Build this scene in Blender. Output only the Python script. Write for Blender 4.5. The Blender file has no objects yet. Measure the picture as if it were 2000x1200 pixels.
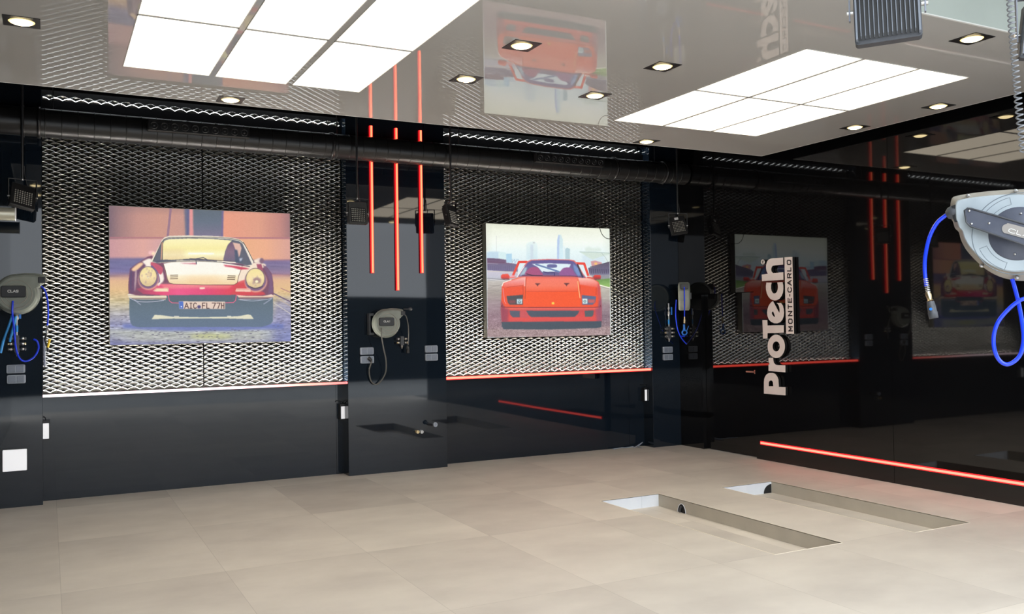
import bpy, math, random
import numpy as np
from mathutils import Vector, Matrix, geometry

S = bpy.context.scene
COL = S.collection

# ------------------------------------------------------------------ camera
FL = 1745.93
CF = Vector((0.46091509, 0.88723662, 0.01919516))
CR = Vector((0.88743558, -0.46070721, -0.01438575))
CU = Vector((0.00392021, -0.02366507, 0.99971226))
CH = 1.6
cam = bpy.data.cameras.new('camera')
cam.sensor_width = 36.0
cam.lens = FL / 2000 * 36
cam.clip_start = 0.05
cam.clip_end = 200
co = bpy.data.objects.new('camera', cam)
COL.objects.link(co)
co.matrix_world = Matrix(((CR.x, CU.x, -CF.x, 0), (CR.y, CU.y, -CF.y, 0), (CR.z, CU.z, -CF.z, CH), (0, 0, 0, 1)))
S.camera = co

# ------------------------------------------------------------------ world, exposure
SKY = 3.4          # overcast sky seen through the open front of the workshop
PANEL = 4.6        # ceiling light panels
w = bpy.data.worlds.new('world')
S.world = w
w.use_nodes = True
bg = w.node_tree.nodes['Background']
bg.inputs[0].default_value = (0.89, 0.955, 1.03, 1)
bg.inputs[1].default_value = SKY
_t = w.node_tree.nodes.new('ShaderNodeTexCoord'); _x = w.node_tree.nodes.new('ShaderNodeSeparateXYZ'); _m = w.node_tree.nodes.new('ShaderNodeMapRange')
_m.inputs[1].default_value = 0.10; _m.inputs[2].default_value = 0.42; _m.inputs[3].default_value = SKY; _m.inputs[4].default_value = SKY * 2.15   # overcast: brighter overhead
w.node_tree.links.new(_t.outputs['Generated'], _x.inputs[0]); w.node_tree.links.new(_x.outputs[2], _m.inputs[0]); w.node_tree.links.new(_m.outputs[0], bg.inputs[1])
S.view_settings.view_transform = 'Standard'
S.view_settings.look = 'None'
S.view_settings.gamma = 1.0
S.view_settings.exposure = 0.0
S.view_settings.use_curve_mapping = False
S.cycles.max_bounces = 8
S.cycles.diffuse_bounces = 4
S.cycles.glossy_bounces = 5
S.cycles.sample_clamp_indirect = 6.0


# ------------------------------------------------------------------ pixel -> place helpers
def ray(x, y):
    return CF + CR * ((x - 1000) / FL) - CU * ((y - 600) / FL)


def PY(x, y, Y):
    d = ray(x, y); t = Y / d.y
    return Vector((d.x * t, Y, d.z * t + CH))


def PX(x, y, X):
    d = ray(x, y); t = X / d.x
    return Vector((X, d.y * t, d.z * t + CH))


def PP(x, y, P0, n):
    d = ray(x, y); o = Vector((0, 0, CH))
    return o + d * ((P0 - o).dot(n) / d.dot(n))


# ------------------------------------------------------------------ materials
def lin(c):
    return tuple(((v / 255) / 12.92 if v / 255 <= 0.04045 else ((v / 255 + 0.055) / 1.055) ** 2.4) for v in c)


def mat(name, col=(0.5, 0.5, 0.5), rough=0.5, metal=0.0, ior=1.5, emit=None, es=0.0, srgb=None, spec=None, trans=0.0):
    m = bpy.data.materials.new(name)
    m.use_nodes = True
    b = m.node_tree.nodes['Principled BSDF']
    if srgb: col = lin(srgb)
    b.inputs['Base Color'].default_value = (*col, 1)
    b.inputs['Roughness'].default_value = rough
    b.inputs['Metallic'].default_value = metal
    b.inputs['IOR'].default_value = ior
    if trans: b.inputs['Transmission Weight'].default_value = trans
    if spec is not None: b.inputs['Specular IOR Level'].default_value = spec
    if emit:
        b.inputs['Emission Color'].default_value = (*emit, 1)
        b.inputs['Emission Strength'].default_value = es
    return m


def N(m, t, **k):
    n = m.node_tree.nodes.new(t)
    for a, v in k.items(): setattr(n, a, v)
    return n


def L(m, a, b): m.node_tree.links.new(a, b)


def add_noise(m, c1, c2, scale=4, detail=4, bump=0.0, bscale=None, dist=0.01, stretch=(1, 1, 1), rvar=None):
    b = m.node_tree.nodes['Principled BSDF']
    tc = N(m, 'ShaderNodeTexCoord'); mp = N(m, 'ShaderNodeMapping')
    mp.inputs['Scale'].default_value = stretch
    L(m, tc.outputs['Object'], mp.inputs[0])
    nz = N(m, 'ShaderNodeTexNoise'); nz.inputs['Scale'].default_value = scale; nz.inputs['Detail'].default_value = detail
    L(m, mp.outputs[0], nz.inputs['Vector'])
    cr = N(m, 'ShaderNodeValToRGB')
    cr.color_ramp.elements[0].position = 0.3; cr.color_ramp.elements[1].position = 0.7
    cr.color_ramp.elements[0].color = (*c1, 1); cr.color_ramp.elements[1].color = (*c2, 1)
    L(m, nz.outputs['Fac'], cr.inputs[0]); L(m, cr.outputs[0], b.inputs['Base Color'])
    if rvar:
        mr = N(m, 'ShaderNodeMapRange'); mr.inputs[3].default_value = rvar[0]; mr.inputs[4].default_value = rvar[1]
        L(m, nz.outputs['Fac'], mr.inputs[0]); L(m, mr.outputs[0], b.inputs['Roughness'])
    if bump:
        n2 = N(m, 'ShaderNodeTexNoise'); n2.inputs['Scale'].default_value = bscale or scale
        n2.inputs['Detail'].default_value = 1.0 if (bscale or scale) < 4 else 4
        L(m, mp.outputs[0], n2.inputs['Vector'])
        bp = N(m, 'ShaderNodeBump'); bp.inputs['Strength'].default_value = bump; bp.inputs['Distance'].default_value = dist
        L(m, n2.outputs['Fac'], bp.inputs['Height']); L(m, bp.outputs[0], b.inputs['Normal'])
    return m


M = {}
M['gloss'] = add_noise(mat('black gloss acrylic', rough=0.03, ior=1.5), (0.0055, 0.010, 0.017), (0.007, 0.012, 0.020), 1.2, 2, bump=1.0, bscale=0.9, dist=0.0012)
M['gloss_right'] = add_noise(mat('black gloss wall panel', rough=0.03, ior=1.55), (0.003, 0.003, 0.0035), (0.004, 0.004, 0.0045), 1.2, 2, bump=1.0, bscale=0.8, dist=0.0010)
M['black'] = add_noise(mat('matte black paint', rough=0.8), (0.004, 0.004, 0.005), (0.008, 0.008, 0.009), 6)
M['duct'] = add_noise(mat('black duct sheet', rough=0.32, metal=0.0), (0.008, 0.008, 0.009), (0.014, 0.013, 0.013), 5, 3, rvar=(0.25, 0.42))
M['ring'] = mat('grey black nozzle ring', (0.028, 0.028, 0.03), 0.35)
M['duct_seam'] = mat('duct seam', (0.003, 0.003, 0.003), 0.5)
M['blackplastic'] = add_noise(mat('black plastic', rough=0.4), (0.008, 0.008, 0.009), (0.016, 0.016, 0.017), 20)
M['darkgrey'] = add_noise(mat('dark grey cast aluminium', rough=0.5), (0.040, 0.043, 0.05), (0.06, 0.063, 0.072), 30, bump=0.3, bscale=200, dist=0.0005)
M['fin'] = mat('grey fins', srgb=(112, 118, 128), rough=0.5)
M['finlight'] = mat('bracket metal', srgb=(118, 122, 132), rough=0.45, metal=0.3)
M['steel'] = add_noise(mat('satin steel', rough=0.3, metal=1.0), (0.5, 0.5, 0.5), (0.62, 0.61, 0.6), 30)
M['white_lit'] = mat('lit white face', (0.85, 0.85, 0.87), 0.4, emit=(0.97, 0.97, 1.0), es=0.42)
M['amber'] = mat('amber glow ring', (0.9, 0.8, 0.5), 0.4, emit=(1.0, 0.74, 0.30), es=1.25)  # warm glow around the downlight lenses, put in as emission
M['brass'] = add_noise(mat('brass', rough=0.3, metal=1.0), (0.62, 0.5, 0.3), (0.75, 0.62, 0.38), 30)
M['gold'] = add_noise(mat('champagne aluminium', rough=0.38, metal=0.6), (0.62, 0.6, 0.48), (0.7, 0.67, 0.55), 12)
M['grey_socket'] = add_noise(mat('grey socket plastic', rough=0.45), lin((150, 157, 170)), lin((158, 165, 178)), 20)
M['grey_flap'] = add_noise(mat('darker grey socket flap', rough=0.4), lin((118, 126, 140)), lin((126, 134, 148)), 20)
M['white'] = add_noise(mat('white plastic', rough=0.35), (0.80, 0.80, 0.82), (0.86, 0.86, 0.88), 12)
M['reel_grey'] = add_noise(mat('grey reel plastic', rough=0.5), lin((124, 129, 121)), lin((132, 137, 129)), 14)
M['reel_pale'] = add_noise(mat('pale blue grey reel plastic', rough=0.42), lin((160, 170, 176)), lin((170, 180, 186)), 14)
M['reel_rim'] = add_noise(mat('warm grey reel rim', rough=0.5), lin((140, 134, 124)), lin((156, 150, 140)), 20)
M['reel_dark'] = add_noise(mat('slate reel hub', rough=0.4), lin((70, 74, 88)), lin((84, 88, 100)), 14)
M['reel_line'] = mat('moulded line', srgb=(110, 120, 128), rough=0.5)
M['hose'] = mat('blue hose', (0.01, 0.045, 0.75), 0.18, ior=1.5)
M['hose_light'] = mat('sky blue hose', (0.03, 0.25, 0.62), 0.3)
M['valve_blue'] = mat('blue valve handle', (0.03, 0.2, 0.7), 0.35)
M['yellow'] = mat('yellow plastic', (0.85, 0.55, 0.02), 0.4)
M['cable'] = mat('grey cable', srgb=(96, 94, 90), rough=0.5)
M['cablegrey'] = mat('light grey spiral cable', srgb=(118, 120, 124), rough=0.4)
M['sign_face'] = add_noise(mat('sign face', rough=0.4), lin((228, 218, 216)), lin((236, 226, 222)), 8)
M['sign_side'] = mat('sign return', (0.004, 0.004, 0.004), 0.4)
M['logo_white'] = mat('logo white', srgb=(225, 225, 222), rough=0.5)
M['badge'] = mat('badge beige', srgb=(150, 145, 140), rough=0.4)
M['edge_white'] = mat('ceiling edge', srgb=(225, 225, 222), rough=0.5)
M['frame'] = mat('picture frame', srgb=(120, 118, 110), rough=0.4, metal=0.3)
M['glass_led'] = mat('led lens', srgb=(170, 168, 160), rough=0.15)
M['copper'] = mat('copper handle', (0.75, 0.42, 0.34), 0.3, metal=0.8)
M['led_red'] = mat('red led glow', (0.4, 0.01, 0.01), 0.5, emit=(1.0, 0.012, 0.018), es=1.6)
M['led_core'] = mat('red led core', (0.4, 0.1, 0.1), 0.5, emit=(1.0, 0.082, 0.05), es=6.5)
M['led_core_tube'] = mat('orange red led core', (0.4, 0.1, 0.1), 0.5, emit=(1.0, 0.16, 0.065), es=3.2)
M['panel'] = mat('light diffuser', (0.9, 0.9, 0.9), 0.5, emit=(1.0, 0.87, 0.67), es=PANEL)
M['lamp'] = mat('warm lamp lens', (0.9, 0.9, 0.8), 0.4, emit=(1.0, 0.80, 0.42), es=16)
M['tile_side'] = add_noise(mat('pit lining', rough=0.55), lin((168, 160, 146)), lin((178, 170, 155)), 5)
M['tile_end'] = add_noise(mat('pale pit lining', rough=0.5), lin((205, 210, 218)), lin((216, 220, 226)), 5)
M['trim'] = mat('pale edge trim', srgb=(235, 226, 208), rough=0.4)
M['soffit'] = add_noise(mat('pale painted soffit', rough=0.8), lin((205, 210, 202)), lin((215, 220, 214)), 2)
M['fascia'] = add_noise(mat('pale grey fascia paint', rough=0.7), lin((170, 178, 172)), lin((178, 186, 180)), 2)
M['asphalt'] = add_noise(mat('forecourt paving', rough=0.8), lin((150, 152, 152)), lin((170, 170, 168)), 2)
M['facade'] = add_noise(mat('dark facade opposite', rough=0.9), lin((22, 26, 28)), lin((34, 38, 38)), 1.5)

# white led strip lighting the mesh from below
M['led_white1'] = mat('white led strip', (0.9, 0.9, 0.9), 0.5, emit=(1.0, 0.95, 0.86), es=230)
M['led_white2'] = mat('white led strip b', (0.9, 0.9, 0.9), 0.5, emit=(1.0, 0.93, 0.80), es=190)

M['deepblack'] = add_noise(mat('deep matte black', rough=0.9, spec=0.05), (0.0015, 0.0015, 0.0018), (0.0025, 0.0025, 0.003), 6)
M['led_top'] = mat('white led tape above', (0.9, 0.9, 0.9), 0.5, emit=(0.92, 0.97, 1.0), es=15)
# bay strip whose light turns from white to red along its length
m = mat('led white to red', (0.5, 0.3, 0.3), 0.5, emit=(1, 1, 1), es=2.8)
tc = N(m, 'ShaderNodeTexCoord'); sx = N(m, 'ShaderNodeSeparateXYZ'); mr = N(m, 'ShaderNodeMapRange'); cr = N(m, 'ShaderNodeValToRGB')
mr.inputs[1].default_value = 0.0; mr.inputs[2].default_value = 2.88
L(m, tc.outputs['Object'], sx.inputs[0]); L(m, sx.outputs[0], mr.inputs[0]); L(m, mr.outputs[0], cr.inputs[0])
e = cr.color_ramp.elements
e[0].position = 0.45; e[0].color = (1, 0.8, 0.85, 1)
e[1].position = 1.0; e[1].color = (1.0, 0.07, 0.07, 1)
x = e.new(0.85); x.color = (1.0, 0.22, 0.17, 1)
L(m, cr.outputs[0], m.node_tree.nodes['Principled BSDF'].inputs['Emission Color'])
M['led_fade'] = m

# expanded metal
M['mesh'] = mat('expanded aluminium', (0.42, 0.41, 0.38), 0.33, metal=0.98)
M['mesh_edge'] = mat('cut aluminium edge', (0.86, 0.85, 0.83), 0.17, metal=1.0)

# glossy stretched ceiling
m = mat('gloss stretch ceiling', rough=0.012, ior=1.95)
add_noise(m, (0.57, 0.555, 0.53), (0.59, 0.575, 0.55), 0.7, 2, bump=1.0, bscale=0.6, dist=0.0006)
M['ceiling'] = m

# floor tiles
m = mat('floor tiles', rough=0.5)
b = m.node_tree.nodes['Principled BSDF']
tc = N(m, 'ShaderNodeTexCoord'); sx = N(m, 'ShaderNodeSeparateXYZ'); L(m, tc.outputs['Object'], sx.inputs[0])


def math_(op, a, bb=None, c=None):
    n = N(m, 'ShaderNodeMath', operation=op)
    for i, v in enumerate((a, bb, c)):
        if v is None: continue
        if isinstance(v, (int, float)): n.inputs[i].default_value = v
        else: L(m, v, n.inputs[i])
    return n.outputs[0]


ux = math_('DIVIDE', math_('SUBTRACT', sx.outputs[0], 0.065), 0.966)
uy = math_('DIVIDE', math_('SUBTRACT', sx.outputs[1], 7.61), 1.483)
cx_, cy_ = math_('FLOOR', ux), math_('FLOOR', uy)
fx, fy = math_('FRACT', ux), math_('FRACT', uy)
dx = math_('MULTIPLY', math_('MINIMUM', fx, math_('SUBTRACT', 1.0, fx)), 0.966)
dy = math_('MULTIPLY', math_('MINIMUM', fy, math_('SUBTRACT', 1.0, fy)), 1.483)
joint = math_('LESS_THAN', math_('MINIMUM', dx, dy), 0.0015)
cv = N(m, 'ShaderNodeCombineXYZ'); L(m, cx_, cv.inputs[0]); L(m, cy_, cv.inputs[1])
wn = N(m, 'ShaderNodeTexWhiteNoise', noise_dimensions='2D'); L(m, cv.outputs[0], wn.inputs['Vector'])
# cloud pattern shifted per tile
vm = N(m, 'ShaderNodeVectorMath', operation='MULTIPLY_ADD')
L(m, wn.outputs['Color'], vm.inputs[0]); vm.inputs[1].default_value = (30, 30, 30); L(m, tc.outputs['Object'], vm.inputs[2])
nz = N(m, 'ShaderNodeTexNoise'); nz.inputs['Scale'].default_value = 1.6; nz.inputs['Detail'].default_value = 6; nz.inputs['Roughness'].default_value = 0.55
mpp = N(m, 'ShaderNodeMapping'); mpp.inputs['Scale'].default_value = (1.0, 1.5, 1.0); L(m, vm.outputs[0], mpp.inputs[0]); L(m, mpp.outputs[0], nz.inputs['Vector'])
t = math_('ADD', math_('MULTIPLY_ADD', wn.outputs['Value'], 0.27, 0.07), math_('MULTIPLY', nz.outputs['Fac'], 0.75))
cr = N(m, 'ShaderNodeValToRGB'); e = cr.color_ramp.elements
e[0].position = 0.25; e[0].color = (*(0.43, 0.390, 0.348), 1)
e[1].position = 0.9; e[1].color = (*(0.66, 0.61, 0.535), 1)
L(m, t, cr.inputs[0])
mx = N(m, 'ShaderNodeMix', data_type='RGBA'); L(m, math_('MULTIPLY', joint, 0.35), mx.inputs['Factor'])
L(m, cr.outputs[0], mx.inputs['A']); mx.inputs['B'].default_value = (*lin((90, 84, 76)), 1)
L(m, mx.outputs['Result'], b.inputs['Base Color'])
n3 = N(m, 'ShaderNodeTexNoise'); n3.inputs['Scale'].default_value = 6; n3.inputs['Detail'].default_value = 5; L(m, tc.outputs['Object'], n3.inputs['Vector'])
mr = N(m, 'ShaderNodeMapRange'); mr.inputs[3].default_value = 0.38; mr.inputs[4].default_value = 0.6; L(m, n3.outputs['Fac'], mr.inputs[0]); L(m, mr.outputs[0], b.inputs['Roughness'])
M['floor'] = m


# ------------------------------------------------------------------ mesh builder
def frame(d):
    d = d.normalized(); a = Vector((0, 0, 1)) if abs(d.z) < 0.9 else Vector((1, 0, 0))
    u = d.cross(a).normalized(); return u, d.cross(u).normalized()


def crom(pts, k=8, closed=False):
    P = [Vector(p) for p in pts]; n = len(P); out = []
    rng = range(n) if closed else range(n - 1)
    for i in rng:
        if closed: a, b_, c, d = P[i - 1], P[i], P[(i + 1) % n], P[(i + 2) % n]
        else: a, b_, c, d = P[max(i - 1, 0)], P[i], P[i + 1], P[min(i + 2, n - 1)]
        for j in range(k):
            t = j / k
            out.append(0.5 * ((2 * b_) + (c - a) * t + (2 * a - 5 * b_ + 4 * c - d) * t * t + (3 * b_ - a - 3 * c + d) * t ** 3))
    if not closed: out.append(P[-1])
    return out


class MB:
    def __init__(s): s.v = []; s.f = []; s.m = []; s.sm = []; s.mats = []; s.cm = 0

    def mat(s, m):
        if m not in s.mats: s.mats.append(m)
        s.cm = s.mats.index(m); return s

    def add(s, vs, fs, smooth=False):
        o = len(s.v); s.v += [tuple(v) for v in vs]
        for f in fs: s.f.append([i + o for i in f]); s.m.append(s.cm); s.sm.append(smooth)
        return s

    def box(s, x0, x1, y0, y1, z0, z1, mtx=None):
        vs = [Vector((x, y, z)) for z in (z0, z1) for y in (y0, y1) for x in (x0, x1)]
        if mtx is not None: vs = [mtx @ v for v in vs]
        return s.add(vs, [(0, 2, 3, 1), (4, 5, 7, 6), (0, 1, 5, 4), (2, 6, 7, 3), (0, 4, 6, 2), (1, 3, 7, 5)])

    def rbox(s, cx, cz, wx, wz, y0, y1, r=0.01, n=5, mtx=None, ch=0.0):
        """rounded rectangle in XZ, front at y0 (small), back at y1, chamfer ch on the front"""
        def ring(ww, hh, rr, y):
            o = []
            for (sx_, sz_, a0) in ((1, 1, 0), (-1, 1, 90), (-1, -1, 180), (1, -1, 270)):
                for i in range(n):
                    a = math.radians(a0 + 90 * i / (n - 1))
                    o.append(Vector((cx + sx_ * (ww / 2 - rr) + rr * math.cos(a), y, cz + sz_ * (hh / 2 - rr) + rr * math.sin(a))))
            return o
        rings = [ring(wx, wz, r, y1), ring(wx, wz, r, y0 + ch)]
        if ch: rings.append(ring(wx - 2 * ch, wz - 2 * ch, max(r - ch, 0.0005), y0))
        return s.loft(rings, mtx)

    def loft(s, rings, mtx=None, caps=True, smooth=False):
        n = len(rings[0]); vs = [v for r_ in rings for v in r_]
        if mtx is not None: vs = [mtx @ v for v in vs]
        fs = []
        for k in range(len(rings) - 1):
            for i in range(n):
                j = (i + 1) % n
                fs.append((k * n + i, k * n + j, (k + 1) * n + j, (k + 1) * n + i))
        s.add(vs, fs, smooth)
        if caps:
            s.add(vs[:n], [tuple(range(n))[::-1]]); s.add(vs[-n:], [tuple(range(n))])
        return s

    def cyl(s, p0, p1, r0, r1=None, n=20, caps=True, smooth=True):
        p0, p1 = Vector(p0), Vector(p1); r1 = r0 if r1 is None else r1
        u, w_ = frame(p1 - p0)
        ring = lambda p, r: [p + u * (r * math.cos(2 * math.pi * i / n)) + w_ * (r * math.sin(2 * math.pi * i / n)) for i in range(n)]
        return s.loft([ring(p0, r0), ring(p1, r1)], None, caps, smooth)

    def lathe(s, p, axis, prof, n=28, smooth=True, caps=True):
        """prof: list of (distance along axis, radius)"""
        p = Vector(p); ax = Vector(axis).normalized(); u, w_ = frame(ax)
        rings = [[p + ax * t + u * (r * math.cos(2 * math.pi * i / n)) + w_ * (r * math.sin(2 * math.pi * i / n)) for i in range(n)] for t, r in prof]
        return s.loft(rings, None, caps, smooth)

    def tube(s, pts, r, n=8, k=6, closed=False, smooth_path=True):
        P = crom(pts, k, closed) if smooth_path else [Vector(p) for p in pts]
        T = []
        for i in range(len(P)):
            a = P[i - 1] if (i > 0 or closed) else P[i]; b_ = P[(i + 1) % len(P)] if (i < len(P) - 1 or closed) else P[i]
            T.append((b_ - a).normalized())
        u, _ = frame(T[0]); rings = []
        for i, p in enumerate(P):
            u = (u - T[i] * u.dot(T[i])).normalized(); w_ = T[i].cross(u)
            rr = r(i / max(1, len(P) - 1)) if callable(r) else r
            rings.append([p + u * (rr * math.cos(2 * math.pi * j / n)) + w_ * (rr * math.sin(2 * math.pi * j / n)) for j in range(n)])
        if closed: rings.append(rings[0]); return s.loft(rings, None, False, True)
        return s.loft(rings, None, True, True)

    def prism(s, loops, off, side=None, front=None):
        """loops: list of 3D loops (outer + holes), off: extrusion vector from the front to the back"""
        off = Vector(off); loops = [[Vector(p) for p in lp] for lp in loops]
        flat = [p for lp in loops for p in lp]
        tris = geometry.tessellate_polygon(loops)
        nrm = Vector()
        for t_ in tris[:1]:
            nrm = (flat[t_[1]] - flat[t_[0]]).cross(flat[t_[2]] - flat[t_[0]])
        flip = nrm.dot(off) > 0
        if front is not None: s.mat(front)
        s.add(flat, [t_[::-1] if flip else t_ for t_ in tris])
        if side is not None: s.mat(side)
        s.add([p + off for p in flat], [t_ if flip else t_[::-1] for t_ in tris])
        for lp in loops:
            n = len(lp); s.add(lp + [p + off for p in lp], [(i, (i + 1) % n, n + (i + 1) % n, n + i) for i in range(n)])
        return s

    def build(s, name, m=None, parent=None, world=True, bevel=0, shade=None):
        me = bpy.data.meshes.new(name)
        vs = s.v
        if parent is not None and world:
            inv = parent_matrix(parent).inverted(); vs = [inv @ Vector(v) for v in vs]
        me.from_pydata([tuple(v) for v in vs], [], s.f)
        mats = s.mats if s.mats else [m]
        for mm in mats: me.materials.append(mm)
        me.polygons.foreach_set('material_index', s.m)
        me.polygons.foreach_set('use_smooth', s.sm)
        me.update()
        import bmesh
        bm = bmesh.new(); bm.from_mesh(me); bmesh.ops.recalc_face_normals(bm, faces=bm.faces); bm.to_mesh(me); bm.free()
        o = bpy.data.objects.new(name, me); COL.objects.link(o)
        if parent is not None: o.parent = parent
        if bevel:
            md = o.modifiers.new('bevel', 'BEVEL'); md.width = bevel; md.segments = 2; md.limit_method = 'ANGLE'
        return o


def parent_matrix(p):
    m_ = p.matrix_basis.copy()
    while p.parent is not None:
        p = p.parent; m_ = p.matrix_basis @ m_
    return m_


def empty(name, label, cat, loc=(0, 0, 0), group=None, rz=0.0):
    o = bpy.data.objects.new(name, None); o.empty_display_size = 0.1
    COL.objects.link(o); o.location = loc; o.rotation_euler = (0, 0, rz)
    return tag(o, label, cat, group)


def tag(o, label, cat, group=None):
    o['label'] = label; o['category'] = cat
    if group: o['group'] = group
    return o


def struct(o, label, cat='room'):
    o['kind'] = 'structure'; o['label'] = label; o['category'] = cat
    return o


def copy_tree(o, parent=None):
    c = o.copy(); COL.objects.link(c); c.parent = parent
    for ch in list(o.children): copy_tree(ch, c)
    return c


# ------------------------------------------------------------------ key dimensions (metres)
YB = 9.52     # back of the bays
YP = 9.32     # pillar faces
XR = 7.29     # right wall
XL = -0.58    # left wall
ZC = 3.43     # hanging ceiling
ZU = 4.25     # slab above
PIL = [(XL, -0.045), (2.85, 3.995), (6.85, XR)]
BAY = [(-0.045, 2.85), (3.995, 6.85)]

# ------------------------------------------------------------------ setting
# floor with two shallow lift pits
pits = [(4.40, 5.038, 4.63, 6.795), (5.742, 6.374, 4.58, 6.735)]
PD = -0.112
f = MB()
xs = sorted({XL - 0.1, XR + 0.1, *[p[0] for p in pits], *[p[1] for p in pits]})
ys = sorted({-0.6, 9.7, *[p[2] for p in pits], *[p[3] for p in pits]})
for i in range(len(xs) - 1):
    for j in range(len(ys) - 1):
        mx_, my_ = (xs[i] + xs[i + 1]) / 2, (ys[j] + ys[j + 1]) / 2
        if any(p[0] < mx_ < p[1] and p[2] < my_ < p[3] for p in pits): continue
        f.add([(xs[i], ys[j], 0), (xs[i + 1], ys[j], 0), (xs[i + 1], ys[j + 1], 0), (xs[i], ys[j + 1], 0)], [(0, 1, 2, 3)])
for x0, x1, y0, y1 in pits:
    f.add([(x0, y0, PD), (x1, y0, PD), (x1, y1, PD), (x0, y1, PD)], [(0, 1, 2, 3)])
floor = f.build('floor', M['floor'])
struct(floor, 'beige stone-look tiled floor with two shallow rectangular lift pits')
for k, (x0, x1, y0, y1) in enumerate(pits):
    p = MB(); p.mat(M['tile_side'])
    p.add([(x0, y0, 0), (x0, y1, 0), (x0, y1, PD), (x0, y0, PD)], [(0, 1, 2, 3)])
    p.add([(x1, y0, 0), (x1, y1, 0), (x1, y1, PD), (x1, y0, PD)], [(3, 2, 1, 0)])
    p.add([(x0, y0, 0), (x1, y0, 0), (x1, y0, PD), (x0, y0, PD)], [(3, 2, 1, 0)])
    p.mat(M['tile_end'])
    p.add([(x0, y1, 0), (x1, y1, 0), (x1, y1, PD), (x0, y1, PD)], [(0, 1, 2, 3)])
    if k == 0: p.box(4.846, 4.852, y1 - 0.002, y1, PD, 0)
    p.build('pit_lining', None, floor)
    q = MB(); tw = 0.005
    for (a, b_, c, d) in ((x0 - tw, x0, y0 - tw, y1 + tw), (x1, x1 + tw, y0 - tw, y1 + tw), (x0, x1, y0 - tw, y0), (x0, x1, y1, y1 + tw)):
        q.box(a, b_, c, d, -0.004, 0.0015)
    q.build('pit_edge_trim', M['trim'], floor)
# half-round openings in the pit linings
q = MB(); q.mat(M['black'])
arch = [(5.0375, 6.45 + 0.052 * math.cos(a), PD + 0.075 * math.sin(a)) for a in np.linspace(0, math.pi, 15)]
q.prism([arch], (-0.0015, 0, 0)); q.mat(M['tile_end'])
arch2 = [(5.034, 6.45 + 0.056 * math.cos(a), PD + 0.079 * math.sin(a)) for a in np.linspace(0, math.pi, 15)]
q.tube(arch2, 0.003, 6, 2)
q.mat(M['darkgrey']); q.tube([(5.030, 6.47, PD), (5.028, 6.462, PD + 0.03), (5.030, 6.45, PD + 0.055)], 0.009, 8, 4)
q.build('pit_opening', None, floor)
q = MB(); q.mat(M['black'])
arch = [(6.372 - 0.085 + 0.085 * math.cos(a), 6.7345, PD + 0.09 * math.sin(a)) for a in np.linspace(math.pi / 2 * 0, math.pi, 15)]
arch = [(6.371 - 0.10 * (1 - math.sin(a)) if False else 6.371 - 0.10 * math.sin(a), 6.7345, PD + 0.088 * math.cos(a)) for a in np.linspace(0, math.pi / 2, 10)] + [(6.371, 6.7345, PD)]
q.prism([arch], (0, -0.0015, 0)); q.build('pit_opening', None, floor)

# back wall
b = MB(); b.mat(M['black']); b.box(XL - 0.2, XR + 0.2, YB + 0.06, YB + 0.2, -0.1, ZU)
wall_back = b.build('wall_back', M['black'])
struct(wall_back, 'black back wall behind the metal mesh bays', 'wall')
for (x0, x1), seams in zip(BAY, ((2.777,), (6.62,))):
    for k_, (a_, b_) in enumerate(((x0 - 0.01, seams[0] - 0.003), (seams[0], x1 + 0.01))):
        c = MB(); c.box(a_, b_, YB, YB + 0.059, 0, 0.985)
        o = c.build('trim_%d' % (4 + k_ + (2 if x0 > 3 else 0)), M['gloss']); struct(o, '%s glossy black lower panel under the %s mesh bay' % (('wide', 'narrow')[k_], 'right' if x0 > 3 else 'left'), 'wall panel')
for k, (x0, x1) in enumerate(PIL):
    c = MB(); c.box(x0, x1, YP, YB + 0.06, 0, ZU)
    o = c.build('trim_%d' % (k + 1), M['gloss'], bevel=0.002)
    struct(o, ['glossy black pillar at the left edge with white box low down', 'wide glossy black pillar between the two mesh bays', 'glossy black pillar in the corner beside the door'][k], 'pillar')

# right wall with the recessed door
DY0, DY1, DZ = 7.93, 8.87, 1.94
YF = 0.6
c = MB(); c.mat(M['gloss_right'])
for (a, b_, z0, z1) in ((YF, 6.028, 0, ZU), (6.032, DY0, 0, ZU), (DY1, YB + 0.1, 0, ZU), (DY0, DY1, DZ, ZU)):
    c.box(XR, XR + 0.14, a, b_, z0, z1)
c.mat(M['black']); c.box(XR + 0.14, XR + 0.2, YF, YB + 0.1, 0, ZU); c.box(XR + 0.01, XR + 0.14, 6.028, 6.032, 0, ZU)
wr = c.build('wall_right'); struct(wr, 'glossy black panelled wall on the right reflecting the bays', 'wall')
c = MB(); c.box(XR + 0.055, XR + 0.10, DY0 + 0.003, DY1 - 0.003, 0.006, DZ - 0.004)
door = c.build('door_1', M['gloss_right'], bevel=0.001); struct(door, 'flush glossy black door in the right wall with copper handle', 'door')
c = MB(); c.cyl((XR + 0.056, 7.985, 1.0), (XR + 0.02, 7.985, 1.0), 0.009); c.cyl((XR + 0.022, 7.975, 1.0), (XR + 0.022, 8.10, 1.0), 0.010)
c.cyl((XR + 0.055, 7.985, 1.0), (XR + 0.049, 7.985, 1.0), 0.024)
c.build('door_handle', M['copper'], door)

# left wall (just out of frame) and front
c = MB(); c.box(XL - 0.14, XL, YF, YB + 0.1, 0, ZU); wl = c.build('wall_left', M['gloss']); struct(wl, 'glossy black wall closing the left side', 'wall')

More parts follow.
